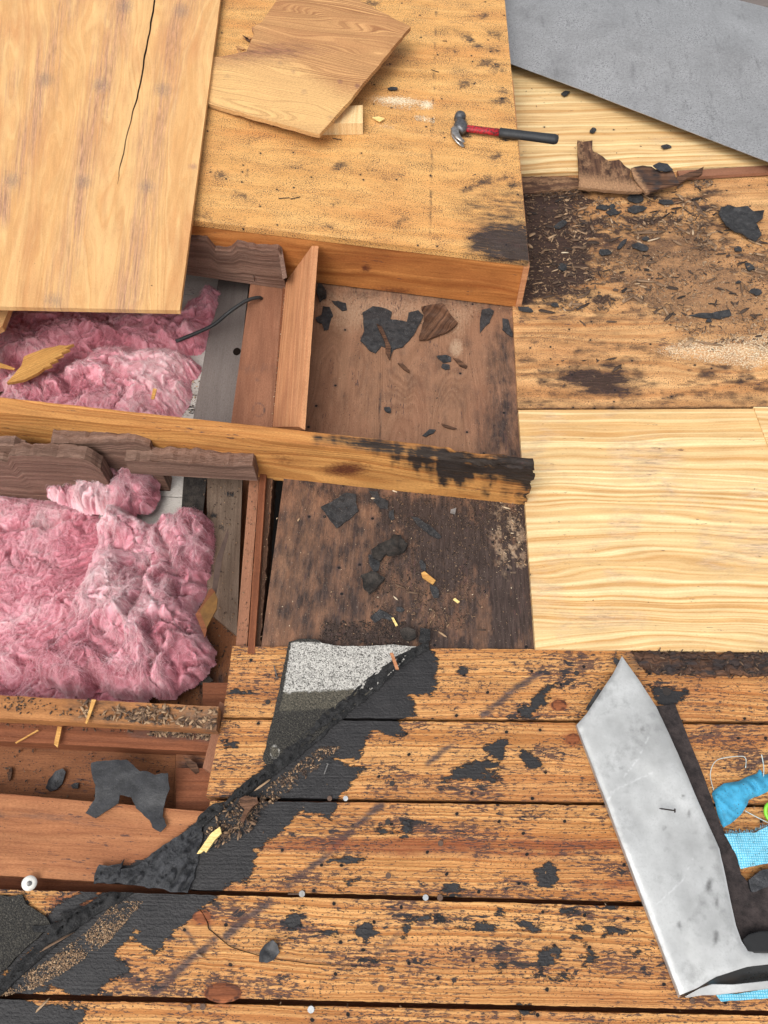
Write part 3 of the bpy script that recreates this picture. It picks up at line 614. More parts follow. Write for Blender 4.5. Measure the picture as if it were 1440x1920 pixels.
# end board of the raised box
o = hexa('end_board', q4((950, 150, .149), (962, 150, .149), (993, 500, .149), (982, 500, .149)), q4((950, 150, .149), (962, 150, .149), (993, 500, .149), (982, 500, .149))-np.array([0, 0, .148]), W_LEAN, res=.01, seed=53)
tag(o, 'pale edged end board closing the right side of the raised box', 'board')
def f_old(q, V):
    s = soft(f_poly(q, [(885,440),(905,425),(1000,415),(1000,500),(930,488),(880,470)]), 8)*1.0
    s = np.maximum(s, .5*soft(f_poly(q, [(870,380),(1000,350),(1000,500),(900,440)]), 22))
    s = np.maximum(s, .35*soft(f_line(q, [(385,150),(362,330),(350,420)], 6), 6))  # soft darker line along the edge of the loose sheet
    g = np.zeros(len(q)); t = np.full(len(q), -60.)
    rnd = random.Random(4); w_ = fbm(q[:, 0]/9, q[:, 1]/7, 0, 4, 33, .6)
    for e in ((420,330,10),(700,310,8),(640,312,9),(882,75,10),(905,115,8),(925,60,9),(930,90,7),(935,130,7),(872,155,9),(930,120,8),(940,190,12),(876,250,14),(945,262,14),(880,345,9),(950,330,10),(965,350,8),(935,300,6),(905,345,12),(945,180,9),
              (378,402,6),(455,358,5),(470,150,5),(635,380,8),(745,420,8),(620,420,6),(900,80,9),(915,35,8),(700,15,8),(845,100,8)):
        k_ = rnd.uniform(.45, 1.1); g = np.maximum(g, 1.0*soft(f_ell(q, e[0]+rnd.uniform(-6, 6), e[1]+rnd.uniform(-8, 8), e[2]*k_*1.3, e[2]*k_*.6, rnd.uniform(-30, 30))+w_*9, 3))
    for e in ((930,122,8,4),(942,185,9,5),(948,262,12,5),(928,60,7,4),(880,256,10,4),(958,350,10,5),(905,342,7,4),(933,95,4,7),(882,76,8,4)): t = np.maximum(t, f_ell(q, *e)-3)
    s = np.maximum(s, .6*soft(f_line(q, [(818,0),(812,200),(806,440)], 1.2), 1.2)*(fbm(q[:, 0]/8, q[:, 1]/12, 0, 2) > -.1))
    s = np.maximum(s, .5*soft(f_line(q, [(476,120),(466,280),(458,420)], 1.2), 1.4)*(fbm(q[:, 0]/8, q[:, 1]/10, 1, 2) > 0))
    p_ = np.maximum.reduce([.75*soft(f_ell(q, 745, 189, 52, 9, 4), 3), .8*soft(f_ell(q, 800, 196, 14, 9), 3), .6*soft(f_ell(q, 797, 223, 18, 6, 10), 2), .4*soft(f_ell(q, 718, 236, 25, 5, 5), 2)])
    return {'stain': s, 'grey': g, 'tar': t, 'pale': p_}
o = board('plywood_sheet', [(-300, -260), (922, -260), (992, 489), (-300, 333)], .019, W_OLDPLY, z=.170, res=.007, fields=f_old, seed=55, rag=.0007)
tag(o, 'raised weathered plywood sheet speckled with black, carrying the hammer', 'plywood sheet')
# leaning board between joists
top = q4((585, 461, .145), (597, 461, .145), (572, 806, .145), (561, 800, .145))
bot = np.array([Wp(536, 528, .0), Wp(549, 528, .0), Wp(524, 808, .0), Wp(511, 800, .0)])
o = hexa('blocking_board', top, bot, W_LEAN, res=.006, axis=1, seed=57, rag=.0005)
tag(o, 'peach coloured board leaning between the two joists, left of the brown panel', 'board')
# ledge board and bay floor strips
o = board('ledge_board', [(474, 500), (533, 500), (508, 830), (428, 830)], .04, W_LEDGE, z=-.02, axis=1, res=.006, seed=58,
          fields=lambda q, V: {'stain': .5*soft(1.5-np.abs(np.hypot((q[:, 0]-485)/.85, q[:, 1]-768)-12), .8)+.35*soft(f_ell(q, 478, 690, 24, 8), 5)+.4*soft(f_ell(q, 482, 712, 4, 3), 1)})
tag(o, 'flat brown ledge board left of the leaning board, cable passing over it', 'board')
o = board('trim_strip', [(534, 490), (541, 490), (515, 830), (508, 830)], .06, W_REDSTRIP, z=-.012, axis=1, res=.006, seed=59, rag=.001)
tag(o, 'narrow crumb lined strip between ledge board and leaning board', 'strip')
o = board('grey_strip', [(414, 500), (470, 500), (432, 840), (352, 840)], .03, W_GREY, z=-.085, axis=1, res=.008, seed=60)
tag(o, 'flat grey strip with a round hole beside the upper pink insulation', 'strip')
hp = Wp(444, 659, -.084); hv = [(hp[0]+math.cos(a)*.011, hp[1]+math.sin(a)*.014, hp[2]) for a in np.linspace(0, 2*math.pi, 24, endpoint=False)]
hv2 = [(x, y, z-.0008) for x, y, z in hv]
x = link('hole', hv+hv2, [tuple(range(24))]+[(i, i+24, (i+1) % 24+24, (i+1) % 24) for i in range(24)], HOLE, o)
for i, (ya, yb) in enumerate(((500, 551), (553, 640), (642, 738), (740, 850))):
    o = board('ceiling_board', [(150, ya-8), (420-(ya-500)*.2, ya+2), (420-(yb-500)*.2, yb+2), (150, yb-8)], .02, W_WHITE, z=-.10, res=.01, seed=61+i,
              fields=lambda q, V: {'tar': f_ell(q, 365, 768, 10, 6), 'stain': .5*soft(f_poly(q, [(300,690),(385,690),(350,800),(300,800)]), 8)*(fbm(q[:, 0]/9, q[:, 1]/9, 0, 3, 5) > 0)})
    tag(o, ['white painted board in the upper bay just below the jagged brown block', 'white board second from the top of the upper bay, mostly under pink wool', 'white board between pink insulation and grey strip', 'dirty white board end against the long joist'][i], 'board', 'white boards under the upper bay')
for i, (ya, yb) in enumerate(((880, 929), (931, 1010))):
    o = board('ceiling_board', [(150, ya-4), (352, ya+3), (345, yb+3), (150, yb-4)], .02, W_WHITE, z=-.10, res=.01, seed=66+i)
    tag(o, ['white board in the lower bay nearest the long brown block', 'white board in the lower bay just above the large pink clump'][i], 'board', 'white boards under the lower bay')
o = board('bay_floor', [(-300, 840), (480, 860), (430, 1460), (-300, 1440)], .02, W_FLOOR, z=-.13, res=.008, seed=70, axis=1,
          fields=lambda q, V: {'stain': .5*soft(f_ell(q, 400, 1290, 30, 30), 12)})
tag(o, 'brown wooden floor of the lower bay seen right of the pink clump', 'board')
o = board('bay_floor', [(-300, 480), (480, 500), (430, 840), (-300, 840)], .02, W_FLOOR, z=-.135, res=.02, seed=71)
tag(o, 'board under the upper bay, hidden by pink insulation', 'board')
# lower bay right-hand strips
o = board('grey_board', [(388, 880), (455, 880), (444, 1192), (388, 1145)], .012, W_GREYB, z=-.07, axis=1, res=.005, seed=72,
          fields=lambda q, V: {'tar': np.maximum.reduce([f_ell(q, 432, 926, 9, 7)-2, f_ell(q, 398, 965, 10, 6)-3, f_ell(q, 415, 990, 9, 5)-3])})
tag(o, 'grey brown board with a pointed lower end beside the pink clump', 'board')
o = board('felt_strip', [(345, 885), (389, 885), (378, 985), (338, 985)], .006, T_CRUMB, z=-.088, res=.006)
tag(o, 'dark felt strip beside the white boards in the lower bay', 'felt strip')
o = board('trim_strip', [(469, 880), (487, 880), (462, 1225), (441, 1225)], .08, W_LEDGE, z=-.012, axis=1, res=.006, seed=73)
tag(o, 'flat brown strip at the right side of the lower bay', 'strip')
o = board('trim_strip', [(489, 860), (501, 860), (477, 1225), (464, 1225)], .08, W_REDSTRIP, z=.002, axis=1, res=.006, seed=74, rag=.0008)
tag(o, 'reddish strip second from the brown panel, lower bay edge', 'strip')
o = board('trim_strip', [(502, 862), (514, 862), (487, 1225), (478, 1225)], .06, W_ROT, z=-.015, axis=1, res=.004, seed=75, rag=.003, ragf=80)
tag(o, 'dark bark covered strip next to the black gap at the brown panel', 'strip')
# small plywood corner at left
o = board('plywood_scrap', [(-160, 560), (22, 566), (4, 612), (-160, 690)], .018, W_SHEET, z=.10, res=.008, axis=0, seed=76)
tag(o, 'plywood corner poking out at the left edge under the big loose sheet', 'plywood scrap')

# ------------------------------------------------------------------ jagged brown blocks
def block(name, outl, z, zb, back, label, seed, dz=None, group='jagged brown blocks', mat=W_DARK):
    """standing block: outl = photo points of the front top edge from left to right at height z; back = thickness in m"""
    e = ragged(outl, 1.6, 7, seed, loop=False); e = np.concatenate([e, [outl[-1]]])
    tt = (e[:, 0]-e[0, 0])/(e[-1, 0]-e[0, 0]); yb_ = e[0, 1]+(e[-1, 1]-e[0, 1])*tt
    f = Wp(e[:, 0], yb_, z); n = len(f); f[:, 2] += np.clip((yb_-e[:, 1])*.0019, -.04, .04)
    f[:, 2] += fbm(f[:, 0]*45, seed, 0, 3, seed)*.004
    f[:, 2] += np.round(fbm(f[:, 0]*38, 2, 0, 2, seed+6)*3)/3*.003
    b = f.copy(); b[:, 1] += back+fbm(f[:, 0]*70, 3, 0, 3, seed)*.004; b[:, 2] += fbm(f[:, 0]*60, 5, 0, 3, seed+2)*.004
    m_ = 6; rowsv = []
    V = []; U = []; F = []
    def strip(A, B, k, v0):
        base = sum(len(x) for x in V); t = np.linspace(0, 1, k)
        P = A[None]*(1-t)[:, None, None]+B[None]*t[:, None, None]
        if v0 == 1: P[..., 2] += fbm(P[..., 0]*90, P[..., 1]*90, 0, 3, seed)*.0035
        V.append(P.reshape(-1, 3)); L = np.linalg.norm(B-A, axis=1).mean()
        U.append(np.stack([np.tile(f[:, 0], k)+seed, np.repeat(t, n)*L+v0+seed*.3], 1))
        for i in range(k-1):
            for j in range(n-1):
                a = base+i*n+j; F.append((a, a+1, a+n+1, a+n))
    bb = f.copy(); bb[:, 2] = zb; bk = b.copy(); bk[:, 2] = zb
    mid = f*.93+bb*.07
    strip(b, f, 8, 1); strip(f, bb, 8, 2); strip(bk, b, 3, 3)
    base = sum(len(x) for x in V)
    V.append(np.array([f[0], b[0], bk[0], bb[0], f[-1], b[-1], bk[-1], bb[-1]])); U.append(np.zeros((8, 2))+np.array([[0, 0], [0, .04], [.1, .04], [.1, 0]]*2))
    F.append((base, base+3, base+2, base+1)); F.append((base+4, base+5, base+6, base+7))
    V = np.concatenate(V); U = np.concatenate(U)
    at = {'tar': np.full(len(V), -40.), 'stain': np.zeros(len(V)), 'grey': np.zeros(len(V))}
    o = link(name, V, [tuple(reversed(x)) for x in F], mat, None, U, at)
    return tag(o, label, 'wood block', group)
block('wood_block', [(330, 448), (388, 452), (400, 470), (430, 472), (445, 462), (522, 472), (526, 476)], .112, -.018, .036, 'jagged brown block with a dark notch below the raised plywood', 90)
block('wood_block', [(-60, 862), (12, 866), (28, 852), (160, 850), (176, 862), (188, 880)], .075, -.11, .036, 'rounded brown block lying in front at the left of the lower bay', 91)
block('wood_block', [(95, 832), (200, 828), (256, 828), (281, 838)], .10, -.10, .04, 'thin brown block behind the others, directly against the long joist', 92)
block('wood_block', [(232, 862), (330, 866), (420, 873), (474, 872), (476, 876)], .085, .025, .042, 'longest brown block at the right end of the lower bay', 93)
block('wood_block', [(-80, 838), (-10, 836), (30, 836), (44, 846)], .09, -.10, .03, 'brown block cut off by the left picture edge under the joist', 94)
# upper right side piece of jagged block
o = hexa('wood_block', q4((520, 455, .115), (528, 460, .115), (538, 520, .09), (530, 524, .09)), q4((520, 455, -.03), (528, 460, -.03), (538, 520, -.03), (530, 524, -.03)), W_DARK, res=.01, seed=95)
tag(o, 'narrow upright brown piece closing the jagged block, with two staples', 'wood block', 'jagged brown blocks')

# ------------------------------------------------------------------ timbers across the lower bay
def f_tim(q, V):
    s = .8*soft(f_poly(q, [(130,1312),(430,1330),(430,1385),(250,1362),(120,1340)]), 12)
    s = np.maximum(s, .5*soft(f_ell(q, 40, 1320, 40, 8), 6))
    return {'stain': s*(.6+.4*fbm(q[:, 0]/10, q[:, 1]/6, 0, 3)), 'grey': .6*soft(f_poly(q, [(330,1320),(410,1326),(405,1372),(340,1360)]), 10)}
top = q4((-300, 1288, .03), (410, 1325, .03), (405, 1369, .03), (-300, 1330, .03)); bot = top.copy(); bot[:, 2] -= .035
o = hexa('cross_timber', top, bot, W_DEBRISBEAM, res=.005, fields=f_tim, seed=101, rag=.0012)
tag(o, 'upper of two weathered timbers crossing the lower bay, littered with shavings', 'timber', 'timbers across the lower bay')
top = q4((-300, 1336, -.022), (418, 1374, -.022), (398, 1410, -.022), (-300, 1374, -.022)); bot = top.copy(); bot[:, 2] -= .05
o = hexa('cross_timber', top, bot, W_REDSTRIP, res=.005, seed=102, rag=.001, fields=lambda q, V: {'stain': .5*soft(f_poly(q, [(230,1360),(420,1372),(415,1392),(250,1378)]), 6)})
tag(o, 'lower reddish timber crossing the lower bay just below the other one', 'timber', 'timbers across the lower bay')
o = board('bay_floor', [(-300, 1370), (330, 1400), (322, 1560), (-300, 1540)], .02, W_FLOOR, z=-.075, res=.006, seed=103)
tag(o, 'spotted brown board in the recess below the timbers, tar scraps on it', 'board')
o = board('bay_floor', [(331, 1395), (420, 1400), (395, 1570), (322, 1560)], .02, W_FLOOR, z=-.062, res=.006, seed=104,
          fields=lambda q, V: {'stain': .6*soft(f_ell(q, 362, 1435, 26, 16), 6)})
tag(o, 'short brown board at the right end of the recess below the timbers', 'board')
o = board('nailer_board', [(412, 1315), (426, 1322), (398, 1450), (380, 1440)], .05, W_LEDGE, z=-.01, axis=1, res=.006, seed=105, rag=.001)
tag(o, 'saw marked upright board at the ends of the two timbers', 'board')

# ------------------------------------------------------------------ big loose sheet, off-cut, block
SH = [(-420, -300), (450, -285), (337, 582), (-420, 566)]
root = thing('plywood_sheet', 'large loose golden plywood sheet with a long dark crack, upper left', 'plywood sheet', tuple(Wp(200, 300, .196)))
def f_sheet(q, V):
    s = np.zeros(len(q)); w1 = fbm(q[:, 0]/22, q[:, 1]/90, 0, 3, 3)*10; q2 = q+np.stack([w1, w1*0], 1)
    for p, w in (([(125,0),(80,160),(45,290),(0,400)], 15), ([(245,-60),(190,160),(155,330),(105,590)], 16), ([(352,-60),(308,170),(275,350),(235,590)], 20), ([(180,250),(140,460)], 5), ([(0,60),(-60,260)], 12)):
        s = np.maximum(s, .98*soft(f_line(q2, p, w), 12))
    s = s*(.54+.32*fbm(q[:, 0]/8, q[:, 1]/130, 0, 3, 9))
    g = np.zeros(len(q))
    for cx, cy in ((190,160),(305,168),(157,340),(275,350),(22,338),(85,150),(100,563),(340,20),(235,12)): g = np.maximum(g, .55*soft(f_ell(q, cx, cy, 15, 13), 5))
    s = np.maximum(s, .8*soft(f_line(q, [(10,322),(48,324)], 1.0), 1)); s = np.maximum(s, .6*soft(f_ell(q, 362, 312, 7, 5), 1.5)); s = np.maximum(s, .6*soft(f_ell(q, 22, 160, 12, 34, 20), 8)*.6)
    return {'stain': s, 'grey': g}
top = q4(*[(x, y, .198) for x, y in SH]); bot = top.copy(); bot[:, 2] -= .0125
under(hexa('panel', top, bot, W_SHEET, res=.007, axis=1, fields=f_sheet, seed=110, rag=.0006), root)
x = sliver('crack', [(300, -60), (280, 60), (262, 160), (243, 235), (228, 300), (220, 345)], [2.6, 3.2, 3.2, 1.6, 1.8, .6], .1985, HOLE, None, 3); under(x, root)

off = [(560, -60), (770, 50), (600, 252), (340, 180), (360, 118), (398, 108), (440, 100), (462, 96), (478, 62), (472, 52), (492, 40)]
root = thing('plywood_offcut', 'broken brown plywood off-cut with one splintered corner, propped on the pale block', 'plywood off-cut', tuple(Wp(560, 130, .18)))
zt = lambda x, y, d: np.clip((x-Wp(390, 150, .19)[0])/.28, 0, 2)*.038
def f_off(q, V):
    s = .0*q[:, 0]; g = .85*soft(f_poly(q, [(380,120),(450,112),(540,112),(640,170),(700,180),(610,260),(380,205)]), 10)
    s = np.maximum(s, .8*soft(f_ell(q, 500, 100, 60, 12, -5), 8)); s = np.maximum(s, .7*soft(f_ell(q, 460, 100, 14, 12), 5))
    s = np.maximum(s, .6*soft(f_line(q, [(470,55),(455,90),(440,110)], 4), 3))
    for cx, cy in ((570,172),(637,153),(670,162),(550,134),(427,142),(525,118),(620,220)): s = np.maximum(s, .9*soft(f_ell(q, cx, cy, 4, 4), 1.2))
    return {'stain': s, 'grey': g}
under(flake('panel', off, .184, .0125, W_OFFCUT, 2.2, 9, .006, zt, None, 112, f_off, False, -22), root)
for i, (x, y, a) in enumerate(((460, 92, -20), (470, 78, -40), (452, 102, -60), (546, 244, -100), (474, 70, 5), (447, 108, 10))):
    dx, dy = math.cos(R(a)), -math.sin(R(a)); L = 20
    under(flake('splinter', [(x, y), (x-dx*L*.3-dy*3, y-dy*L*.3+dx*3), (x-dx*L, y-dy*L), (x-dx*L*.4+dy*2, y-dy*L*.4-dx*2)], .176, .002, W_OFFCUT if i != 1 else W_ROT, .6, 5, .01, None, None, i, None, False), root)
root = thing('wood_block', 'small pale new wood block under the corner of the broken off-cut', 'wood block', tuple(Wp(650, 225, .17)))
top = q4((612, 200, .207), (680, 197, .207), (680, 231, .207), (600, 232, .207)); bot = top.copy(); bot[:, 2] = .171
under(hexa('block', top, bot, W_BLOCK, res=.004, axis=1, seed=113), root)
# sawdust smear

t_ = sliver('crack', [(378, 1706), (392, 1742), (430, 1775), (500, 1796), (590, 1808), (720, 1813)], [1.6, 1.8, 1.6, 1.4, 1.2, .4], .0012, HOLE, CRACKED, 5)
# ------------------------------------------------------------------ hammer
A = Wp(868, 240, .186); B = Wp(1047, 262, .186); ax = (B-A)/np.linalg.norm(B-A); Lh = np.linalg.norm(B-A); sd_ = np.array([-ax[1], ax[0], 0.])
root = thing('hammer', 'claw hammer with red and black handle lying on the raised plywood edge', 'hammer', tuple(A))
def at_(u, v, z=0.0): return A+ax*u+sd_*v+np.array([0, 0, z])
hd = Lh
prof = [(-.012, .011, .008), (.012, .0115, .0085), (.03, .0125, .009), (.07, .012, .009), (.11, .0125, .0095)]
under(loft('handle', [at_(u, 0) for u, a, b in prof], [(a, b) for u, a, b in prof], HAM_RED, 16), root)
g0 = .108
pr = [(g0, .012, .010), (g0+.002, .0155, .0125), (g0+.03, .0155, .0125), (g0+.08, .0145, .0125), (hd-.04, .0155, .013), (hd-.012, .0165, .0135), (hd-.003, .014, .011), (hd, .008, .006)]
grp = under(loft('grip', [at_(u, 0) for u, a, b in pr], [(a, b) for u, a, b in pr], RUBBER, 18), root)
for k in range(14):
    u = g0+.02+k*(hd-g0-.05)/14
    pass
# head: eye block, neck, striking face, two claws
hp_ = [(-.016, .056, .0150), (-.016, .054, .0172), (-.016, .038, .0172), (-.016, .035, .0125), (-.014, .026, .0115), (-.010, .016, .015), (-.007, 0, .0165), (-.008, -.012, .0155), (-.012, -.02, .012)]
under(loft('head', [at_(u, v, .002) for u, v, r in hp_], [(r, r) if i < 5 else (r+.005, r) for i, (u, v, r) in enumerate(hp_)], HAM_METAL, 20), root)
for s in (-1, 1):
    cl = [(-.015, -.004, .0), (-.021, -.024, .003), (-.017, -.042, .003), (-.004, -.058, -.001), (.014, -.070, -.006)]
    under(loft('claw', [at_(u, v, z+.001+s*(.002+.0014*i)) for i, (u, v, z) in enumerate(cl)], [(.015, .007), (.0135, .0065), (.011, .0052), (.0085, .0038), (.005, .0018)], HAM_BRIGHT, 14), root)

# ------------------------------------------------------------------ big metal sheet upper right
def zmet(x, y, d):
    o = Wp(957, 119, .06)[:2]; e = Wp(1440, 301, .06)[:2]; t = (e-o)/np.linalg.norm(e-o); n = np.array([-t[1], t[0]])
    dd = (x-o[0])*n[0]+(y-o[1])*n[1]; u = (x-o[0])*t[0]+(y-o[1])*t[1]
    return .0+np.clip(dd, 0, 2)*.10+.02*np.sin(u*4.0+.5)*np.clip(dd*3, 0, 1)-.16*np.clip(dd-.42-.15*u, 0, 1)**1.3
ms = flake('metal_sheet', [(900, 97), (957, 119), (1100, 172), (1270, 238), (1440, 303), (1760, 424), (1760, -60), (1560, 60), (1440, 14), (1360, -6), (1200, -110), (900, -230)], .055, .0015, MET_GALV, .4, 30, .02, zmet, None, 120,
           lambda q, V: {'stain': np.maximum.reduce([.32*soft(f_line(q, p, 4), 3) for p in ([(1125, 100), (1112, 148)], [(1203, 118), (1190, 160)], [(1312, 160), (1290, 210)], [(1428, 190), (1398, 240)], [(1372, 60), (1345, 110)], [(1255, 90), (1240, 125)])]),
                         'grey': .55*soft(f_poly(q, [(1290,20),(1350,0),(1600,120),(1600,220),(1420,110)]), 30)})  # pale upper right area: sky reflection put into the colour
tag(ms, 'big dull grey galvanised metal sheet lying across the upper right corner', 'metal sheet')
o = board('roof_board', [(1200, -300), (2300, -300), (2300, 60), (1200, 60)], .02, W_GREY, z=-.05, res=.03, seed=121)
tag(o, 'grey roof surface just visible beyond the big metal sheet in the top right corner', 'roof board')

# ------------------------------------------------------------------ bent pale flashing lower right
root = thing('metal_flashing', 'bent pale metal flashing corner lying on the orange planks, lower right', 'flashing', tuple(Wp(1250, 1550, .0)))
pl = [(1166,1230),(1198,1275),(1231,1326),(1270,1410),(1308,1500),(1349,1592),(1362,1650),(1370,1692),(1380,1735),(1390,1764),(1402,1782),(1430,1786),(1560,1776),(1560,1800),(1440,1808),(1400,1813),(1343,1831),(1308,1852),(1275,1866),(1240,1776),(1180,1618),(1130,1486),(1081,1359),(1100,1338),(1125,1300),(1150,1262)]
def zpl(x, y, d):
    r = .004*(1-np.exp(-d/.004))
    return r+.006*fbm(x*8, y*6, 0, 3, 5)-.003*np.exp(-((x-Wp(1180, 1450)[0])**2+(y-Wp(1180, 1450)[1])**2)/.0012)+.010*np.clip((y-Wp(0, 1500)[1])/.3, -1, 1)*0
def f_pl(q, V):
    s = np.zeros(len(q))
    for e in ((1204,1368,6,5),(1292,1525,3,8,10),(1281,1492,3,3),(1330,1660,6,14,10),(1342,1758,5,14,10),(1246,1552,4,5),(1344,1690,3,12,0),(1274,1736,3,8,0)): s = np.maximum(s, .8*soft(f_ell(q, *e), 1.5))
    s = np.maximum(s, .35*soft(f_poly(q, [(1330,1540),(1350,1592),(1372,1692),(1388,1765),(1360,1760),(1335,1640),(1315,1560)]), 8))
    s = np.maximum(s, .5*soft(f_line(q, [(1168,1232),(1130,1298),(1083,1357)], 5), 3)); s = np.maximum(s, .35*soft(f_line(q, [(1085,1370),(1110,1440)], 9), 5)); s = np.maximum(s, .35*soft(f_ell(q, 1300, 1830, 30, 30), 9))
    g = np.zeros(len(q))
    for p in ([(1217,1380),(1195,1425),(1168,1458)], [(1225,1448),(1180,1468),(1145,1485)], [(1300,1610),(1280,1650),(1228,1700)], [(1160,1475),(1140,1500)]): g = np.maximum(g, soft(f_line(q, p, 1.8), 1.4)*.8)
    s = np.maximum(s, np.clip(fbm(q[:, 0]/60+q[:, 1]/160, q[:, 1]/60, 0, 5, 17, .65)*.9-.02, 0, .27))
    g = np.maximum(g, .9*soft(f_line(q, pl[5:11], 3), 1.5)*.8)
    return {'stain': s, 'grey': g}
under(flake('plate', pl, .030, .0012, MET_PALE, .5, 12, .005, zpl, None, 130, f_pl), root)
# folded left edge of the plate, inner flange in painted shade and pale rim
def ribbon(name, a, b, za, zb, th, mat, seed=0, sub=10):
    A_ = ragged(a, 0, 1e9, loop=False); A_ = np.array(a, float); B_ = np.array(b, float); n = 40
    t = np.linspace(0, len(A_)-1, n); i = np.minimum(t.astype(int), len(A_)-2); ff = (t-i)[:, None]
    pa = A_[i]+(A_[i+1]-A_[i])*ff; pb = B_[i]+(B_[i+1]-B_[i])*ff; rows_ = []
    for k in np.linspace(0, 1, sub):
        z = za+(zb-za)*k; P = pa*(1-k)+pb*k; rows_.append(np.array([Wp(x, y, z) for x, y in P]))
    T = np.concatenate(rows_); nn = len(T); Bt = T.copy(); Bt[:, 2] -= th
    F = []
    for k in range(sub-1):
        for j in range(n-1):
            q_ = k*n+j; F.append((q_, q_+n, q_+n+1, q_+1)); F.append((q_+nn, q_+1+nn, q_+n+1+nn, q_+n+nn))
    for j in range(n-1):
        F.append((j, j+1, j+1+nn, j+nn)); e_ = (sub-1)*n+j; F.append((e_, e_+nn, e_+1+nn, e_+1))
    for k in range(sub-1):
        F.append((k*n, k*n+nn, k*n+n+nn, k*n+n)); e_ = k*n+n-1; F.append((e_, e_+n, e_+n+nn, e_+nn))
    return link(name, np.concatenate([T, Bt]), F, mat, smooth=True)
under(ribbon('inner_flange', [(1277,1866),(1310,1850),(1345,1830),(1400,1812),(1560,1799)], [(1285,1872),(1316,1858),(1345,1850),(1390,1846),(1560,1832)], .028, .006, .0012, MET_SHADE), root)
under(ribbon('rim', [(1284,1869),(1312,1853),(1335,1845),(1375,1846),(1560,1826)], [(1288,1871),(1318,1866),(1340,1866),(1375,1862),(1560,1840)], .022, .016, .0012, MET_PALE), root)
under(ribbon('fold', [(1392,1762),(1404,1752),(1425,1746),(1560,1742)], [(1402,1783),(1412,1787),(1440,1787),(1560,1778)], .028, .034, .0012, MET_SHADE), root)
under(ribbon('edge_fold', [(1081,1360),(1130,1487),(1200,1672),(1275,1868)], [(1079,1361),(1127,1489),(1197,1675),(1272,1871)], .030, .004, .0012, MET_PALE), root)
for i, p in enumerate(([(1098,1330),(1122,1290),(1128,1296),(1104,1332)], [(1152,1232),(1162,1238),(1158,1250),(1150,1240)])):
    under(flake('torn_edge', p, .026, .003, T_FLAKE, 1, 5, .004, seed=i), root)
o = flake('felt_strip', [(1228,1324),(1266,1320),(1277,1350),(1320,1457),(1351,1546),(1380,1602),(1389,1639),(1402,1654),(1440,1635),(1600,1628),(1600,1770),(1380,1775),(1300,1640),(1250,1450)], .010, .007, FELT, 1.6, 7, .006,
          lambda x, y, d: .002*fbm(x*30, y*30, 0, 3, 4), None, 131)
tag(o, 'crumbly brown black felt strip along the right side of the pale flashing', 'felt strip')
o = flake('tar_scrap', [(1405,1650),(1425,1632),(1470,1625),(1470,1655),(1430,1665),(1410,1672)], .018, .006, T_GLOSS, 3, 7, .004, lambda x, y, d: .004*fbm(x*60, y*60, 0, 3, 3))
tag(o, 'shiny tar lump under the blue dotted cloth at the right edge', 'tar scrap')
def zc(x, y, d): return .008*(1-np.exp(-d/.006))+.016*np.abs(fbm(x*34+y*26, y*12-x*9, 0, 4, 3))*np.clip(d/.006, 0, 1)
o = flake('cloth_rag', [(1335,1488),(1346,1476),(1358,1469),(1385,1465),(1402,1456),(1420,1450),(1424,1442),(1431,1452),(1475,1446),(1475,1480),(1440,1484),(1425,1492),(1405,1500),(1393,1523),(1378,1538),(1356,1552),(1345,1524)], .006, .001, BLUE2, 1.6, 5, .0035, zc, None, 133)
tag(o, 'crumpled bright blue rag between the felt strip and the right picture edge', 'rag', 'blue rags')
o = flake('cloth_rag', [(1358,1563),(1390,1562),(1416,1561),(1440,1549),(1500,1545),(1500,1615),(1440,1619),(1389,1629),(1380,1602)], .016, .0012, BLUE, 1.2, 4, .004, lambda x, y, d: .004*np.sin(x*40)*np.clip(d*60, 0, 1), None, 134)
tag(o, 'dotted light blue cloth with frayed edge below the crumpled rag', 'rag', 'blue rags')
fr = o
for i in range(26):
    t = i/25; x = 1362+t*74; y = 1562-(t > .6)*(t-.6)*30
    P0 = Wp(x, y, .016); P1 = Wp(x+random.uniform(-3, 3), y-random.uniform(4, 9), .017); th_ = loft('thread', [P0, (P0+P1)/2+np.array([0, 0, .001]), P1], [.0004]*3, BLUE, 5, fr)
o = flake('cloth_rag', [(1340,1862),(1380,1864),(1440,1854),(1560,1845),(1560,1866),(1440,1872),(1352,1878)], .003, .001, BLUE, 1, 5, .006)
tag(o, 'faded blue cloth edge peeking out under the lower rim of the flashing', 'rag', 'blue rags')
def wire(name, pts, r, mat, label, cat, group=None, n=40, jit=0):
    P = np.array([Wp(*p) for p in pts]); t = np.linspace(0, len(P)-1, n); out = []
    for u in t:   # catmull-rom
        i = min(int(u), len(P)-2); f = u-i; a, b, c, d = P[max(i-1, 0)], P[i], P[i+1], P[min(i+2, len(P)-1)]
        out.append(.5*((2*b)+(c-a)*f+(2*a-5*b+4*c-d)*f*f+(3*b-a-3*c+d)*f**3))
    o = loft(name, out, [r]*n, mat, 8); return tag(o, label, cat, group)
wire('thread', [(1338,1482,.005),(1332,1450,.006),(1345,1425,.008),(1385,1418,.01),(1398,1422,.008),(1398,1440,.005)], .0007, THREAD, 'pale looped thread above the crumpled blue rag', 'thread')
wire('thread', [(1428,1415,.01),(1432,1440,.01),(1430,1475,.012)], .001, THREAD, 'short upright pale thread at the right picture edge', 'thread')
wire('thread', [(1397,1520,.006),(1415,1530,.008),(1445,1545,.006)], .0009, THREAD, 'fine thread between the two blue cloths', 'thread')
gp = Wp(1446, 1523, .012); ring_ = [(gp[0]+.011*math.cos(a), gp[1]+.015*math.sin(a), gp[2]+.004*math.sin(a)) for a in np.linspace(0, 2*math.pi, 25)]
o = loft('plastic_ring', ring_, [.0035]*25, GREENP, 10); tag(o, 'bright green plastic ring cut off by the right picture edge', 'plastic ring')

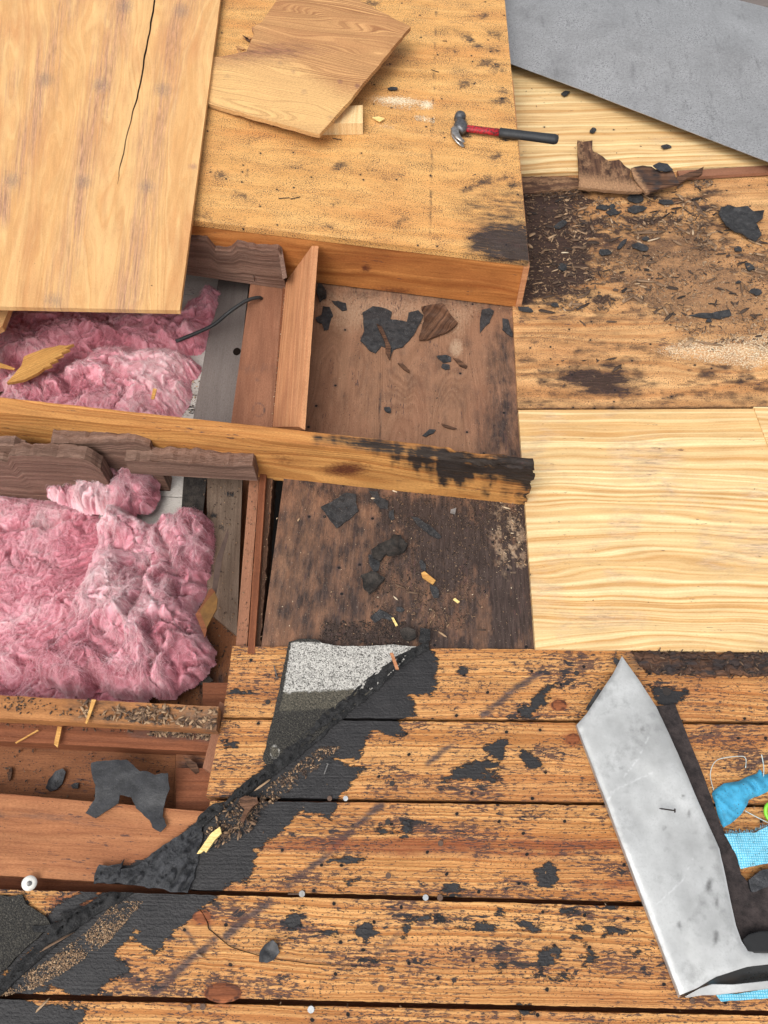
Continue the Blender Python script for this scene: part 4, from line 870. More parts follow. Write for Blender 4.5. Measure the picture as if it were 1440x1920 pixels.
# ------------------------------------------------------------------ tar ridge, granule patch, tar folds
RID = [(802,1190),(770,1225),(700,1282),(640,1330),(590,1375),(540,1418),(500,1450),(450,1492),(410,1520),(372,1546)]
def ridge_z(path, hgt, wid, seed):
    wpts = Wp(np.array(path)[:, 0], np.array(path)[:, 1], 0)[:, :2]
    def f(x, y, d):
        P = np.stack([x, y], 1); dl = -f_line(P, wpts, 0); du = x*.7+y*.7; dv = -x*.7+y*.7
        cr = np.abs(fbm(du*14, dv*60, 0, 3, seed)); cr2 = fbm(x*60, y*60, 0, 4, seed+2)
        return hgt*np.exp(-(dl/wid)**2)+np.clip(d/.004, 0, 1)*(.002+.006*np.clip(cr2, -.5, .6)+.004*(1-np.abs(fbm(du*40, dv*130, 0, 3, seed+4))*3)-.010*np.exp(-(cr/.05)**2)*np.exp(-(dl/wid)**2))
    return f
o = flake('tar_seam', [(806,1184),(798,1200),(785,1208),(742,1232),(700,1262),(668,1290),(640,1312),(610,1334),(590,1356),(560,1386),(530,1408),(505,1432),(470,1460),(440,1482),(425,1500),(390,1512),(372,1530),(366,1548),(374,1551),(398,1534),(425,1522),(462,1491),(510,1454),(548,1428),(588,1396),(628,1360),(668,1328),(708,1292),(748,1254),(783,1228),(804,1216)],
          .006, .005, T_RIDGE, 5, 6, .0028, ridge_z(RID, .0035, .008, 5), None, 140)
tag(o, 'long raised seam of cracked black tar running diagonally over the planks', 'tar seam')
def f_gr(q, V):
    dk = soft(f_poly(q, [(400,1338),(700,1325),(700,1500),(400,1500)]), 5); dk = np.maximum(dk, soft(-f_poly(q, [(546,1204),(800,1204),(800,1400),(540,1500),(500,1440),(525,1330),(536,1270)]), 2.5)*1.0)
    br = soft(f_poly(q, [(400,1302),(720,1292),(700,1345),(400,1345)]), 5)
    br = np.maximum(br, .45*soft(f_ell(q, 600, 1200, 60, 8), 6))
    dk = dk*(1-.9*soft(f_ell(q, 515, 1410, 9, 12), 3)); br = np.maximum(br, soft(f_ell(q, 515, 1410, 9, 12), 3))
    return {'stain': dk, 'grey': br}
o = flake('mineral_scrap', [(541,1203),(560,1197),(593,1198),(605,1206),(625,1210),(677,1212),(720,1209),(760,1210),(781,1212),(750,1246),(690,1300),(620,1360),(560,1410),(510,1445),(492,1424),(500,1392),(512,1340),(522,1300),(531,1255)],
          .006, .005, GRAN, 2, 7, .004, lambda x, y, d: .0008*fbm(x*160, y*160, 0, 3, 3)+.001, None, 141, f_gr)
tag(o, 'scrap of roofing with white mineral granules fading to dark, beside the tar seam', 'roofing scrap', 'granule coated roofing scraps')
o = flake('mineral_scrap', [(-200,1668),(20,1680),(42,1677),(50,1695),(62,1702),(86,1720),(95,1735),(75,1755),(40,1785),(0,1825),(-200,1950)], .006, .005, GRAN, 3, 8, .005, lambda x, y, d: .001*fbm(x*120, y*120, 0, 3, 3), None, 142,
          lambda q, V: {'stain': np.ones(len(q)), 'grey': np.zeros(len(q))})
tag(o, 'dark granule coated roofing scrap in the lower left corner', 'roofing scrap', 'granule coated roofing scraps')
RID2 = [(230,1672),(170,1700),(110,1742),(60,1790),(0,1846),(-150,1960)]
o = flake('tar_seam', [(250,1672),(205,1672),(150,1702),(112,1712),(118,1726),(80,1735),(60,1735),(62,1746),(95,1748),(60,1780),(10,1830),(-160,1950),(-150,1975),(5,1862),(50,1820),(90,1785),(130,1750),(180,1715),(230,1685)],
          .009, .008, T_RIDGE, 3, 8, .0032, ridge_z(RID2, .006, .009, 8), None, 143)
tag(o, 'shorter cracked black tar seam running into the lower left corner', 'tar seam')
o = flake('tar_fold', [(376,1540),(345,1560),(311,1580),(280,1605),(249,1627),(225,1630),(232,1612),(226,1620),(205,1624),(185,1620),(176,1640),(174,1657),(210,1655),(250,1658),(300,1668),(350,1674),(365,1645),(374,1600),(380,1570)],
          .006, .005, T_FOLD, 3.5, 6, .003, lambda x, y, d: .005*(1-np.exp(-d/.010))+.006*fbm((x+y)*28, (y-x)*80, 0, 5, 9, .6)-.008*np.exp(-(fbm((x+y)*9, (y-x)*34, 0, 3, 12)/.07)**2)*np.clip(d/.006, 0, 1), None, 144)
tag(o, 'glossy black tar fold lying over the end of the smooth reddish plank', 'tar fold')
o = flake('tar_sheet', [(170,1430),(210,1424),(240,1426),(262,1445),(275,1445),(290,1452),(315,1450),(318,1478),(310,1500),(305,1530),(312,1548),(300,1560),(285,1552),(280,1538),(255,1515),(245,1495),(225,1490),(222,1505),(205,1518),(180,1534),(160,1524),(178,1500),(180,1472),(170,1448)],
          .004, .002, T_SHEET, 2.5, 6, .006, lambda x, y, d: np.interp(y, [Wp(0,1500)[1]-.02, Wp(0,1500)[1]+.03], [0.0, .0])+.003*fbm(x*20, y*20, 0, 2, 2), None, 145)
tag(o, 'ragged black tar sheet hanging from the recess over the reddish plank', 'tar sheet')

# ------------------------------------------------------------------ torn plywood fragment on the debris
root = thing('plywood_fragment', 'torn dark stained plywood fragment with jagged top, on the edge of the pale panel', 'plywood fragment', tuple(Wp(1150, 330, .03)))
under(flake('panel', [(1084,264),(1092,266),(1110,264),(1112,285),(1130,292),(1140,302),(1160,300),(1175,312),(1182,318),(1180,330),(1195,348),(1205,358),(1150,358),(1086,351)], .034, .010, W_ROT, 2.6, 6, .005, lambda x, y, d: .002*fbm(x*40, y*40, 0, 3), None, 150,
      lambda q, V: {'grey': np.maximum(.8*soft(f_poly(q, [(1080,325),(1210,345),(1210,365),(1080,360)]), 6), .45*soft(fbm(q[:, 0]/10, q[:, 1]/14, 0, 3, 7)*10-.5, 1.5)), 'stain': .0*q[:, 0]}, grain=90), root)
root = thing('plywood_fragment', 'dark curled plywood fragment with a black tar flap, right of the jagged fragment', 'plywood fragment', tuple(Wp(1225, 335, .03)))
under(flake('panel', [(1183,316),(1205,310),(1222,312),(1240,322),(1262,320),(1270,338),(1274,345),(1240,352),(1212,362),(1200,350),(1190,338)], .042, .008, W_ROT, 2, 6, .005, lambda x, y, d: .006*fbm(x*30, y*30, 0, 3), None, 151,
      lambda q, V: {'grey': .8*soft(f_line(q, [(1185,320),(1210,360)], 5), 3), 'stain': .6*soft(fbm(q[:, 0]/14, q[:, 1]/14, 0, 3, 9)*8, 2)}), root)
under(flake('tar_flap', [(1224,310),(1236,304),(1252,307),(1262,318),(1250,321),(1236,320)], .056, .002, T_GLOSS, 1, 5, .004, seed=3), root)
o = flake('bark_piece', [(1268,330),(1290,325),(1320,313),(1318,325),(1290,335),(1272,343)], .024, .008, W_ROT, 3, 5, .004, seed=8); tag(o, 'dark bark piece pointing right from the curled plywood fragment', 'bark piece')

# ------------------------------------------------------------------ named flakes
def F(name, pts, z, label, cat='tar flake', mat=None, th=.0025, amp=2, step=5, group='tar flakes', seed=None, curl=.002, grain=0):
    if len(pts) == 5 and not hasattr(pts[0], '__len__'):      # cx, cy, rx, ry, angle -> irregular ring
        cx, cy, rx, ry, a = pts; c, s = math.cos(R(a)), math.sin(R(a)); k = 10; rr = random.Random(int(cx*7+cy))
        pts = []
        for i in range(k):
            th_ = 2*math.pi*i/k; r = rr.uniform(.72, 1.2); u, v = rx*r*math.cos(th_), ry*r*math.sin(th_); pts.append((cx+u*c-v*s, cy+u*s+v*c))
    sd2 = seed if seed is not None else int(pts[0][0]) % 97
    o = flake(name, pts, z+th, th, mat or T_FLAKE, amp, step, .004, (lambda x, y, d: curl*(fbm(x*45, y*45, 0, 2, sd2)+.4*np.exp(-d/.006))+.0004), None, sd2, grain=grain)
    return tag(o, label, cat, group)
F('tar_flake', [(680,586),(700,574),(722,578),(735,584),(732,598),(762,602),(766,586),(785,582),(794,590),(790,602),(775,628),(755,650),(738,656),(730,674),(724,652),(715,648),(704,662),(694,658),(676,638),(682,622)], -.008, 'largest tar flake in the middle compartment, notched at its lower edge', curl=.003, th=.003)
F('bark_piece', [(790,575),(812,570),(830,568),(846,590),(858,604),(852,612),(830,626),(808,634),(786,636),(784,630),(796,600)], -.004, 'ridged brown bark piece touching the largest tar flake', 'bark piece', W_ROT, .006, 2.5, 5, 'bark pieces', curl=.004, grain=60)
F('tar_flake', [(592,597),(602,590),(606,574),(618,576),(624,590),(618,606),(616,618),(608,620),(604,606),(594,604)], -.008, 'small lobed tar flake beside the leaning peach board')
F('tar_flake', [(622,563),(634,563),(648,568),(651,580),(642,582),(628,570)], -.008, 'slim curved tar flake above the lobed one')
F('tar_lump', (602, 545, 9, 16, 0), -.006, 'black tar lump in the corner between leaning board and joist', 'tar lump', T_CRUMB, .010, curl=.006)
F('tar_flake', [(904,580),(918,577),(926,582),(918,604),(900,624),(900,606)], -.008, 'upright tar flake near the right end under the upper joist')
F('tar_flake', [(942,596),(952,598),(962,625),(960,632),(942,618)], -.008, 'tar flake at the right border of the brown panel under the upper joist')
F('tar_flake', [(818,668),(834,665),(846,670),(846,678),(830,680)], -.008, 'flat tar chip above its smaller twin in the middle compartment')
F('tar_flake', [(830,682),(842,684),(843,691),(834,693),(828,688)], -.008, 'smallest tar chip below the flat chip in the middle compartment')
F('bark_piece', [(850,671),(860,673),(876,686),(874,690),(862,686)], -.008, 'thin dark sliver right of the two tar chips', 'bark piece', W_ROT, .004, 1, 5, 'bark pieces')
F('bark_piece', [(746,680),(756,682),(768,694),(768,699),(756,692)], -.008, 'small dark sliver below the point of the largest flake', 'bark piece', W_ROT, .004, 1, 5, 'bark pieces')
F('bark_piece', [(706,606),(716,612),(733,650),(731,674),(724,660),(722,640),(712,622)], -.003, 'long dark splinter lying across the largest tar flake', 'bark piece', W_ROT, .004, 1.2, 5, 'bark pieces')
F('tar_flake', (727, 768, 8, 5, 10), -.008, 'lone small tar chip low in the middle compartment')
F('tar_flake', [(792,816),(806,804),(818,805),(812,813),(800,818)], -.008, 'tar chip just behind the charred stretch of the long joist')
F('bark_piece', [(828,794),(846,799),(857,803),(850,805),(832,800)], -.008, 'thin dark sliver behind the charred joist', 'bark piece', W_ROT, .003, .8, 5, 'bark pieces')
F('tar_flake', [(601,950),(628,936),(650,923),(668,926),(666,942),(673,958),(660,970),(632,990),(614,968)], -.008, 'square tar flake below the long joist', th=.003)
F('tar_flake', [(693,921),(708,920),(712,932),(728,940),(728,953),(712,952),(702,940)], -.008, 'lobed tar chip between square flake and long tar strip')
F('tar_flake', [(730,958),(738,956),(740,972),(734,975),(729,966)], -.008, 'narrow tar chip below the lobed chip')
F('tar_strip', [(771,968),(784,970),(800,982),(815,994),(828,1006),(822,1010),(804,1002),(786,986)], -.008, 'narrow slanting tar strip in the lower compartment', 'tar strip')
F('tar_lump', [(696,1030),(712,1018),(732,1012),(738,1002),(752,1004),(764,1020),(758,1034),(740,1040),(724,1038),(712,1050),(700,1044)], -.004, 'crumbly black lump, upper of two in the lower compartment', 'tar lump', T_CRUMB, .012, 4, 5, 'crumbly tar lumps', curl=.014)
F('tar_flake', [(690,1040),(700,1040),(712,1052),(710,1070),(700,1074),(694,1060)], -.008, 'smooth dark flake joining the two crumbly lumps')
F('tar_lump', [(678,1076),(694,1070),(714,1078),(722,1082),(708,1100),(694,1110),(680,1098)], -.004, 'crumbly black lump, lower of two in the lower compartment', 'tar lump', T_CRUMB, .012, 4, 5, 'crumbly tar lumps', curl=.014)
F('tar_flake', (793, 1059, 6, 11, -10), -.008, 'small pointed tar chip right above the clean orange wood chip')
F('tar_flake', (815, 1108, 7, 14, -25), -.008, 'dull tar chip below the clean orange wood chip')
F('tar_flake', [(694,1158),(712,1142),(722,1146),(738,1158),(734,1164),(716,1158),(704,1168)], -.008, 'forked tar flake near the bottom of the lower compartment')
F('tar_flake', (750, 1143, 8, 5, 10), -.008, 'little round tar chip right of the forked flake')
F('tar_lump', [(750,1180),(765,1176),(780,1182),(780,1195),(768,1200),(754,1194)], -.004, 'black tar lump at the upper end of the tar seam', 'tar lump', T_CRUMB, .01, 2, 5, 'crumbly tar lumps', curl=.006)
F('tar_lump', [(788,1176),(806,1180),(806,1200),(796,1206),(786,1200)], .006, 'tar tongue rising over the plank edge at the top of the seam', 'tar lump', T_RIDGE, .01, 2, 5, 'crumbly tar lumps', curl=.004)
F('wood_chip', [(790,1074),(796,1071),(817,1088),(812,1095),(792,1082)], -.006, 'clean orange wood chip in the lower compartment', 'wood chip', W_SPLINT, .005, .3, 9, 'clean wood chips')
F('wood_chip', [(849,1124),(853,1121),(862,1128),(859,1131)], -.006, 'tiny pale wood chip right of the clean orange chip', 'wood chip', W_PALESPL, .003, .3, 9, 'clean wood chips')
F('wood_chip', [(734,1158),(738,1158),(746,1172),(742,1174)], -.006, 'thin pale chip near the forked tar flake', 'wood chip', W_PALESPL, .003, .3, 9, 'clean wood chips')
F('paper_bit', [(845,955),(856,952),(853,964),(844,962)], -.004, 'tiny grey shiny bit among the dirt below the rotten joist end', 'scrap', MET_GALV, .001, .3, 6, None)
# on the debris panel
F('tar_flake', [(1352,388),(1368,385),(1385,388),(1402,386),(1412,396),(1434,394),(1430,410),(1418,418),(1428,440),(1418,452),(1405,446),(1392,436),(1378,434),(1362,422),(1354,410),(1348,402)], .008, 'large crumpled tar flake at the right edge of the debris strewn panel', th=.004, curl=.008)
F('tar_flake', [(1292,590),(1312,587),(1336,586),(1350,582),(1368,580),(1372,591),(1352,598),(1320,596)], .002, 'long flat tar flake lower right on the debris strewn panel')
F('tar_flake', (1130, 388, 14, 5, 5), .002, 'flat dull flake left of the group below the torn fragment')
for i, (x, y, a, b, r, lb) in enumerate(((1192,370,16,9,0,'rounded tar flake right below the torn fragment'),(1148,398,14,6,0,'oval tar flake left in the debris below the fragment'),(1194,392,17,8,-10,'double lobed tar flake in the middle of the debris'),(1250,378,14,6,0,'tar flake below the curled fragment'),
        (1052,420,12,7,-20,'bent tar flake by the dark rotted corner'),(1056,500,10,7,10,'tar flake on the dark rotted patch'),(1165,458,14,5,-45,'tilted tar strip in the heap of shavings'),(1134,472,12,6,10,'tar flake left of the shavings heap'),(1200,462,16,8,10,'tar flake right of the shavings heap'),
        (1384,466,9,5,10,'small tar flake under the large crumpled one'),(1416,546,12,6,15,'tar flake near the right picture edge of the panel'),(1405,500,10,6,40,'tar flake with splinters at the right edge'),(1364,318,9,6,10,'tar flake on the brown batten at upper right'),
        (1250,275,11,4,10,'slim tar flake on the upper pale panel'),(1112,244,6,5,0,'curled black crumb on the upper pale panel'),(1060,175,8,4,-20,'tar crumb next to the edge of the big metal sheet'),(1385,528,6,3,0,'tiny tar flake in the sawdust area'),
        (1330,600,6,3,0,'tiny tar flake beside the long flat one'),(1148,386,6,5,0,'round tar crumb touching the oval flake'),(1212,447,8,4,0,'tar chip above the shavings heap'),(984,580,16,5,10,'tar shred at the corner of the raised box'),(1040,571,8,4,0,'jagged tar bit right of the raised box corner'),
        (735,165,11,3,0,'thin dark flake beside the off-cut on the raised plywood'),(505,1786,1,1,0,''))):
    if lb: F('tar_flake', (x, y, a, b, r), .174 if x < 900 and y < 200 else (.016 if y < 300 else .004), lb, curl=.003)
F('tar_flake', [(486,1785),(498,1770),(512,1763),(520,1772),(524,1786),(514,1800),(500,1806),(484,1804)], .002, 'black tar flake standing out on the wide orange plank at the bottom', mat=T_SHEET, curl=.006)
F('tar_flake', [(86,1478),(92,1462),(104,1446),(118,1440),(124,1448),(116,1470),(106,1480),(92,1484)], -.070, 'glossy wet tar flake in the recess below the timbers', mat=T_GLOSS, curl=.005)
F('tar_flake', [(132,1472),(140,1467),(148,1468),(146,1478),(136,1478)], -.072, 'small tar chip right of the glossy one in the recess')
F('bark_piece', (18, 1452, 4, 12, 10), -.072, 'dark sliver near the left end of the recess', 'bark piece', W_ROT, .004, 1, 5, 'bark pieces')
F('bark_piece', [(345,1420),(356,1422),(368,1432),(374,1448),(366,1452),(354,1440)], -.05, 'crumpled bark piece under the ends of the two timbers', 'bark piece', W_ROT, .008, 2, 5, 'bark pieces', curl=.006)
F('bark_piece', [(448,1498),(460,1492),(482,1495),(484,1505),(474,1512),(464,1525),(456,1545),(450,1540),(458,1518),(450,1510)], .016, 'split brown bark chunk on the tar seam', 'bark piece', W_ROT, .006, 1.6, 5, 'bark pieces', curl=.005)
F('wood_splinter', [(369,1601),(384,1578),(396,1562),(412,1550),(415,1562),(404,1574),(392,1590),(386,1598),(382,1594),(376,1600)], .012, 'yellow splinter lying on the smooth tar beside the seam', 'splinter', W_PALESPL, .006, .8, 6, 'clean splinters')
F('wood_splinter', [(731,1224),(737,1224),(748,1254),(742,1254)], .026, 'orange peg like splinter stuck in the tar seam', 'splinter', W_LEAN, .007, .4, 9, 'clean splinters')
F('wood_splinter', [(12,718),(40,686),(45,668),(80,654),(104,650),(112,647),(124,648),(138,645),(122,654),(130,655),(114,662),(118,665),(102,672),(108,675),(92,681),(97,685),(82,690),(70,700),(44,712)], -.0, 'broken yellow plywood splinter resting on the upper pink insulation', 'splinter', W_SPLINT, .009, .8, 5, 'yellow wood splinters', curl=.001, grain=35)
F('wood_splinter', [(-40,672),(0,680),(28,690),(26,693),(-10,688),(-40,684)], -.005, 'thin yellow sliver at the left picture edge behind the broken splinter', 'splinter', W_SPLINT, .003, .8, 7, 'yellow wood splinters')
F('wood_splinter', [(287,728),(294,729),(289,748),(283,748)], .0, 'tiny yellow chip on the front fold of the upper insulation', 'splinter', W_SPLINT, .003, .3, 9, 'yellow wood splinters')
F('wood_splinter', [(698,220),(710,218),(722,222),(712,228)], .176, 'small pale splinter right of the pale block', 'splinter', W_PALESPL, .003, .8, 5, 'clean splinters')
F('wood_splinter', [(172,1311),(180,1312),(163,1358),(160,1356)], .036, 'thin stick leaning across the upper timber', 'splinter', W_SPLINT, .003, .5, 9, 'timber splinters')
F('wood_splinter', [(108,1362),(116,1363),(108,1402),(101,1396)], -.012, 'short split stick hanging over the lower timber', 'splinter', W_SPLINT, .003, .5, 9, 'timber splinters')
F('wood_splinter', [(70,1368),(72,1370),(30,1394),(28,1392)], -.014, 'hair thin straw on the lower timber left of the split stick', 'splinter', W_SPLINT, .002, .3, 9, 'timber splinters')
F('mortar_knob', (520, 1256, 1, 1, 0), -.5, 'x') if False else None
o = flake('paper_flap', [(375,1146),(386,1128),(402,1110),(408,1122),(406,1142),(387,1178)], .035, .004, AMBER, .3, 9, .005); tag(o, 'amber varnished wood piece wedged at the right of the pink clump', 'wood piece')
o = flake('wood_strip', [(366,1152),(378,1134),(392,1106),(397,1103),(404,1110),(378,1148),(388,1180),(384,1196)], .028, .004, W_REDSTRIP, .5, 8, .005); tag(o, 'dark brown broken edge strip behind the amber wood piece', 'wood piece')
o = flake('paper_facing', [(404,1050),(420,1010),(428,990),(429,1004),(418,1040),(408,1100),(404,1118),(398,1104)], .005, .001, FACING, 1.2, 6, .005); tag(o, 'torn brown paper facing curling from the big pink clump', 'paper')
o = flake('tar_scrap', [(362,1272),(392,1268),(400,1276),(382,1284),(366,1284)], -.095, .004, T_CRUMB, 2, 5, .005); tag(o, 'black scrap on the bay floor at the foot of the pink clump', 'tar scrap')
for i, (x, y, rx, ry, lb) in enumerate(((106,1420,3,3,''),)): pass

# ------------------------------------------------------------------ cable
wire('cable', [(330,640,-.05),(395,612,-.03),(430,585,.0),(462,564,.005),(485,558,-.006),(492,562,-.03)], .0052, CABLE, 'dark cable rising from the pink insulation to the brown ledge board', 'cable')

# ------------------------------------------------------------------ nails
def nail(px, py, z, ang, L, mat, label, tilt=0, r=.0014, hr=.004, stand=False, group='loose nails'):
    P = Wp(px, py, z)
    if stand: d = np.array([.25*math.cos(R(ang)), .25*math.sin(R(ang)), -1.])
    else: d = np.array([math.cos(R(ang)), math.sin(R(ang)), -math.sin(R(tilt))])
    d /= np.linalg.norm(d)
    pts = [P, P+d*.0012, P+d*.0013, P+d*L*.85, P+d*L]; rr_ = [hr, hr, r, r, r*.2]
    up_ = (0, 0, 1) if not stand else (0, 1, 0)
    return tag(loft('nail', pts, rr_, mat, 12, up=up_, flat=True), label, 'nail', group)

nail(520,1272,.010,108,.034,NAIL_GREY,'bright nail lying on the first plank left of the mineral scrap',5)
nail(615,1432,.014,-110,.022,NAIL_GREY,'pale nail lying on the dark tar apron',10)
nail(1266,1520,.047,172,.030,NAIL_DARK,'dark nail lying on the pale flashing',2)
for (x, y, mt, lb, r) in ((618,1497,NAIL_RUST,'rusty nail head, left of a pair in the gap below the second plank',.006),(648,1497,NAIL_BRIGHT,'shiny nail head, right of a pair in the gap below the second plank',.0062),
        (566,1676,NAIL_GREY,'grey nail head in the gap below the third plank beside a lying shank',.0072),(798,1683,NAIL_BRIGHT,'shiny nail head in the middle gap beside a rusty one',.0068),(825,1683,NAIL_RUST,'rusty nail head right of the shiny one in the middle gap',.007),
        (583,1893,NAIL_BRIGHT,'shiny nail head in the lowest gap',.0075),(380,1888,NAIL_RUST,'rusty nail head below the brown knot in the lowest gap',.0065),(354,1889,NAIL_RUST,'small rusty nail head left in the lowest gap',.005),
        (1298,1877,NAIL_RUST,'rusty nail head below the bottom corner of the flashing',.006)):
    nail(x, y, .004, 100, .03, mt, lb, r=.0018, hr=r*.8, stand=True, group='nail heads in the plank gaps')
nail(520+20,1676,.002,0,.026,NAIL_RUST,'rusty nail shank lying in the gap left of the grey head',0,hr=.0015)
for (x, y, lb) in ((502,1316,'dark nail head on the first plank near its left end'),(543,1369,'nail head in the dark part of the mineral scrap'),(735,1469,'rusty nail head on the second plank below the tar smear'),(727,1541,'brown nail head on the third plank above a tar spot'),
        (728,1642,'pale nail head low on the third plank'),(826,1581,'small brown nail head on the reddish vein'),(1250,1296,'large tar covered nail head right of the flashing tip'),(714,1854,'brown nail head on the wide bottom plank'),(1081,1262,'round dark nail head near the top of the first plank')):
    o = nail(x, y, .0018, 0, .02, NAIL_DARK if 'dark' in lb or 'tar' in lb else NAIL_RUST, lb, hr=.0055 if 'large' not in lb else .009, stand=True, group='nail heads in the planks'); 
for (x, y, a, L, lb) in ((523,372,6,.032,'left of two thin nails lying crossed on the raised plywood'),(545,373,-172+190,.03,'right of two thin nails lying on the raised plywood'),(822,135,150,.028,'curved rusty nail right of the off-cut on the raised plywood'),(640,262,165,.03,'bent nail in front of the pale block'),(838,77,175,.016,'short nail near the top of the raised plywood')):
    nail(x, y, .1735, a, L, NAIL_DARK, lb, 0, r=.0011, hr=.002, group='thin nails on the raised plywood')
for (x, y) in ((475,516), (501,512)):
    p = Wp(x, y, .02); tag(loft('staple', [p, p+np.array([.001, -.004, -.018])], [.0016, .0014], NAIL_RUST, 8), 'rusty staple leg on the brown block end above the ledge board', 'staple', 'rusty staples')
# plastic cap nail
P = Wp(55, 1656, .006); root = thing('cap_nail', 'white plastic cap nail lying at the black gap, lower left', 'cap nail', tuple(P))
def disc(c, r, h, mat, name, nrm, dome=0.0):
    nrm = np.array(nrm, float); nrm /= np.linalg.norm(nrm); pts = [c-nrm*h/2, c-nrm*h*.4, c+nrm*h*.4, c+nrm*(h/2+dome)]; return loft(name, pts, [r*.97, r, r, r*.55 if dome else r*.95], mat, 28, up=(0, 1, .1))
nn = (.35, -.25, .9)
under(disc(P, .0135, .002, CAPW, 'cap', nn, .0015), root); under(disc(P+np.array(nn)*.0032, .0045, .0015, NAIL_GREY, 'nail_head', nn), root)

# ------------------------------------------------------------------ pink insulation
def worldpoly(p, z): p = np.array(p, float); return Wp(p[:, 0], p[:, 1], z)[:, :2]
def fluff(name, outl, z0, hgt, seed, label, folds=(), res=.0027, edge=.05, rough=1.0, grime=(), flow=.3, strands=9000, fold_f=9, dim=0.0):
    w = worldpoly(ragged(outl, 15, 9, seed), z0); lo, hi = w.min(0)-.01, w.max(0)+.01
    gx, gy = np.meshgrid(np.arange(lo[0], hi[0], res), np.arange(lo[1], hi[1], res), indexing='ij'); nx, ny = gx.shape
    P = np.stack([gx.ravel(), gy.ravel()], 1); d = f_poly(P, w); x, y = P[:, 0], P[:, 1]
    def warp(x, y, f, amp, sd): return x+fbm(x*f, y*f, 0, 3, sd)*amp, y+fbm(x*f, y*f, 4, 3, sd+1)*amp
    x1, y1 = warp(x, y, 6, .07, seed); x2, y2 = warp(x1, y1, 13, .045, seed+3); x3, y3 = warp(x2, y2, 30, .016, seed+6)
    c, s = math.cos(flow), math.sin(flow); u = x2*c+y2*s; v = -x2*s+y2*c; u3 = x3*c+y3*s; v3 = -x3*s+y3*c
    fold = 1-np.abs(fbm(u*fold_f*.4, v*fold_f*1.6, 0, 3, seed+2))*2.6
    lump = fbm(x1*10, y1*10, 0, 4, seed+5); wisp = 1-np.abs(fbm(u3*14, v3*70, 0, 4, seed+8, .6))*2.4; wisp2 = 1-np.abs(fbm(u3*40, v3*190, 0, 3, seed+9))*2.2
    tear = np.exp(-(fbm(u*9, v*16, 0, 3, seed+14)/.045)**2)
    tiny = fbm(x*150, y*150, 0, 3, seed+9, .8)
    ed = (1-np.exp(-np.maximum(d, 0)/edge))
    h = hgt*ed*(.74+.16*fold*rough+.30*lump*rough)
    q = PX(np.stack([x, y, z0+h], 1))
    for pts, wd, amt in folds: h = h+amt*np.exp(-(f_line(q, pts, 0)/wd)**2)*np.clip(d/.01, 0, 1)
    h = h+(.0075*wisp*rough+.0035*wisp2+.0045*tiny-.017*tear*rough)*np.clip(d/.010, 0, 1)
    k = d > -.002
    jx = fbm(x*30, y*30, 0, 4, seed+20, .6)*.020*rough*ed; jy = fbm(x*30, y*30, 5, 4, seed+21, .6)*.020*rough*ed
    V = np.stack([x+jx, y+jy, z0+np.where(d > 0, h, 0)], 1)
    tone = np.clip(.46-dim+.30*(wisp-.35)+.2*(wisp2-.3)+.22*(fold-.4)+.35*lump+.30*fbm(x*5, y*5, 2, 3, seed+30)-.35*tear+.16*tiny, 0, 1)  # relief shading put into the colour: tears darker, ridges and lumps paler
    gr = .24+.6*np.clip(fbm(x*7, y*7, 8, 5, seed+31, .65), 0, 1)
    for cx, cy, a, b, am in grime: gr = np.maximum(gr, am*soft(f_ell(q, cx, cy, a, b), 14)*(.7+.9*fbm(x*24, y*24, 3, 3, 5)))
    idx = np.arange(nx*ny).reshape(nx, ny); kk = k.reshape(nx, ny)
    cell = kk[:-1, :-1] & kk[1:, :-1] & kk[:-1, 1:] & kk[1:, 1:]
    Fq = np.stack([idx[:-1, :-1][cell], idx[1:, :-1][cell], idx[1:, 1:][cell], idx[:-1, 1:][cell]], 1)
    us = np.unique(Fq); mp = -np.ones(nx*ny, int); mp[us] = np.arange(len(us))
    root = thing('insulation', label, 'insulation', (*w.mean(0), z0), 'pink fibreglass insulation')
    o = link('batt', V[us], mp[Fq], INS, None, None, {'tone': tone[us], 'grime': gr[us]}, smooth=True); under(o, root)
    # fibres: thin curved ribbons drawn out along the pull of the wool; a few bundles of long pale wisps
    pot = (v3*1.0).reshape(nx, ny); gxp, gyp = np.gradient(pot, res); ang = np.arctan2(gyp.ravel(), gxp.ravel())-math.pi/2
    zs = (z0+np.where(d > 0, h, -.004)).reshape(nx, ny)
    src = us[d[us] > .006]; e_ = us[(d[us] > .002) & (d[us] < .012)]
    def fibres(pick, Lr, wr, lf, spread, tadd, K=6):
        n = len(pick); p = V[pick]+np.stack([RNG.normal(0, .0012, n), RNG.normal(0, .0012, n), np.full(n, .0004)], 1); a0 = ang[pick]+RNG.normal(0, spread, n)+np.where(RNG.uniform(0, 1, n) > .5, math.pi, 0)
        L = RNG.uniform(*Lr, n); bend = RNG.normal(0, 1.1, n); lift = RNG.uniform(0, lf, n); wdt = RNG.uniform(*wr, n); pts = []; cur = p.copy(); aa = a0
        for i in range(K):
            pts.append(cur+np.array([0, 0, 1])*(lift*math.sin(math.pi*(i+.3)/K))[:, None])
            ii = np.clip(((cur[:, 0]-lo[0])/res).astype(int), 0, nx-1); jj = np.clip(((cur[:, 1]-lo[1])/res).astype(int), 0, ny-1)
            aa = aa+bend/K; cur = cur+np.stack([np.cos(aa), np.sin(aa), np.zeros(n)], 1)*(L/K)[:, None]
            cur[:, 2] = cur[:, 2]*.4+(zs[ii, jj]+.0006)*.6
        pts = np.stack(pts, 1); side = np.stack([-np.sin(a0), np.cos(a0), RNG.uniform(-.4, .4, n)], 1)[:, None, :]*wdt[:, None, None]*np.array([.5, 1, 1, 1, .8, .3])[None, :, None]
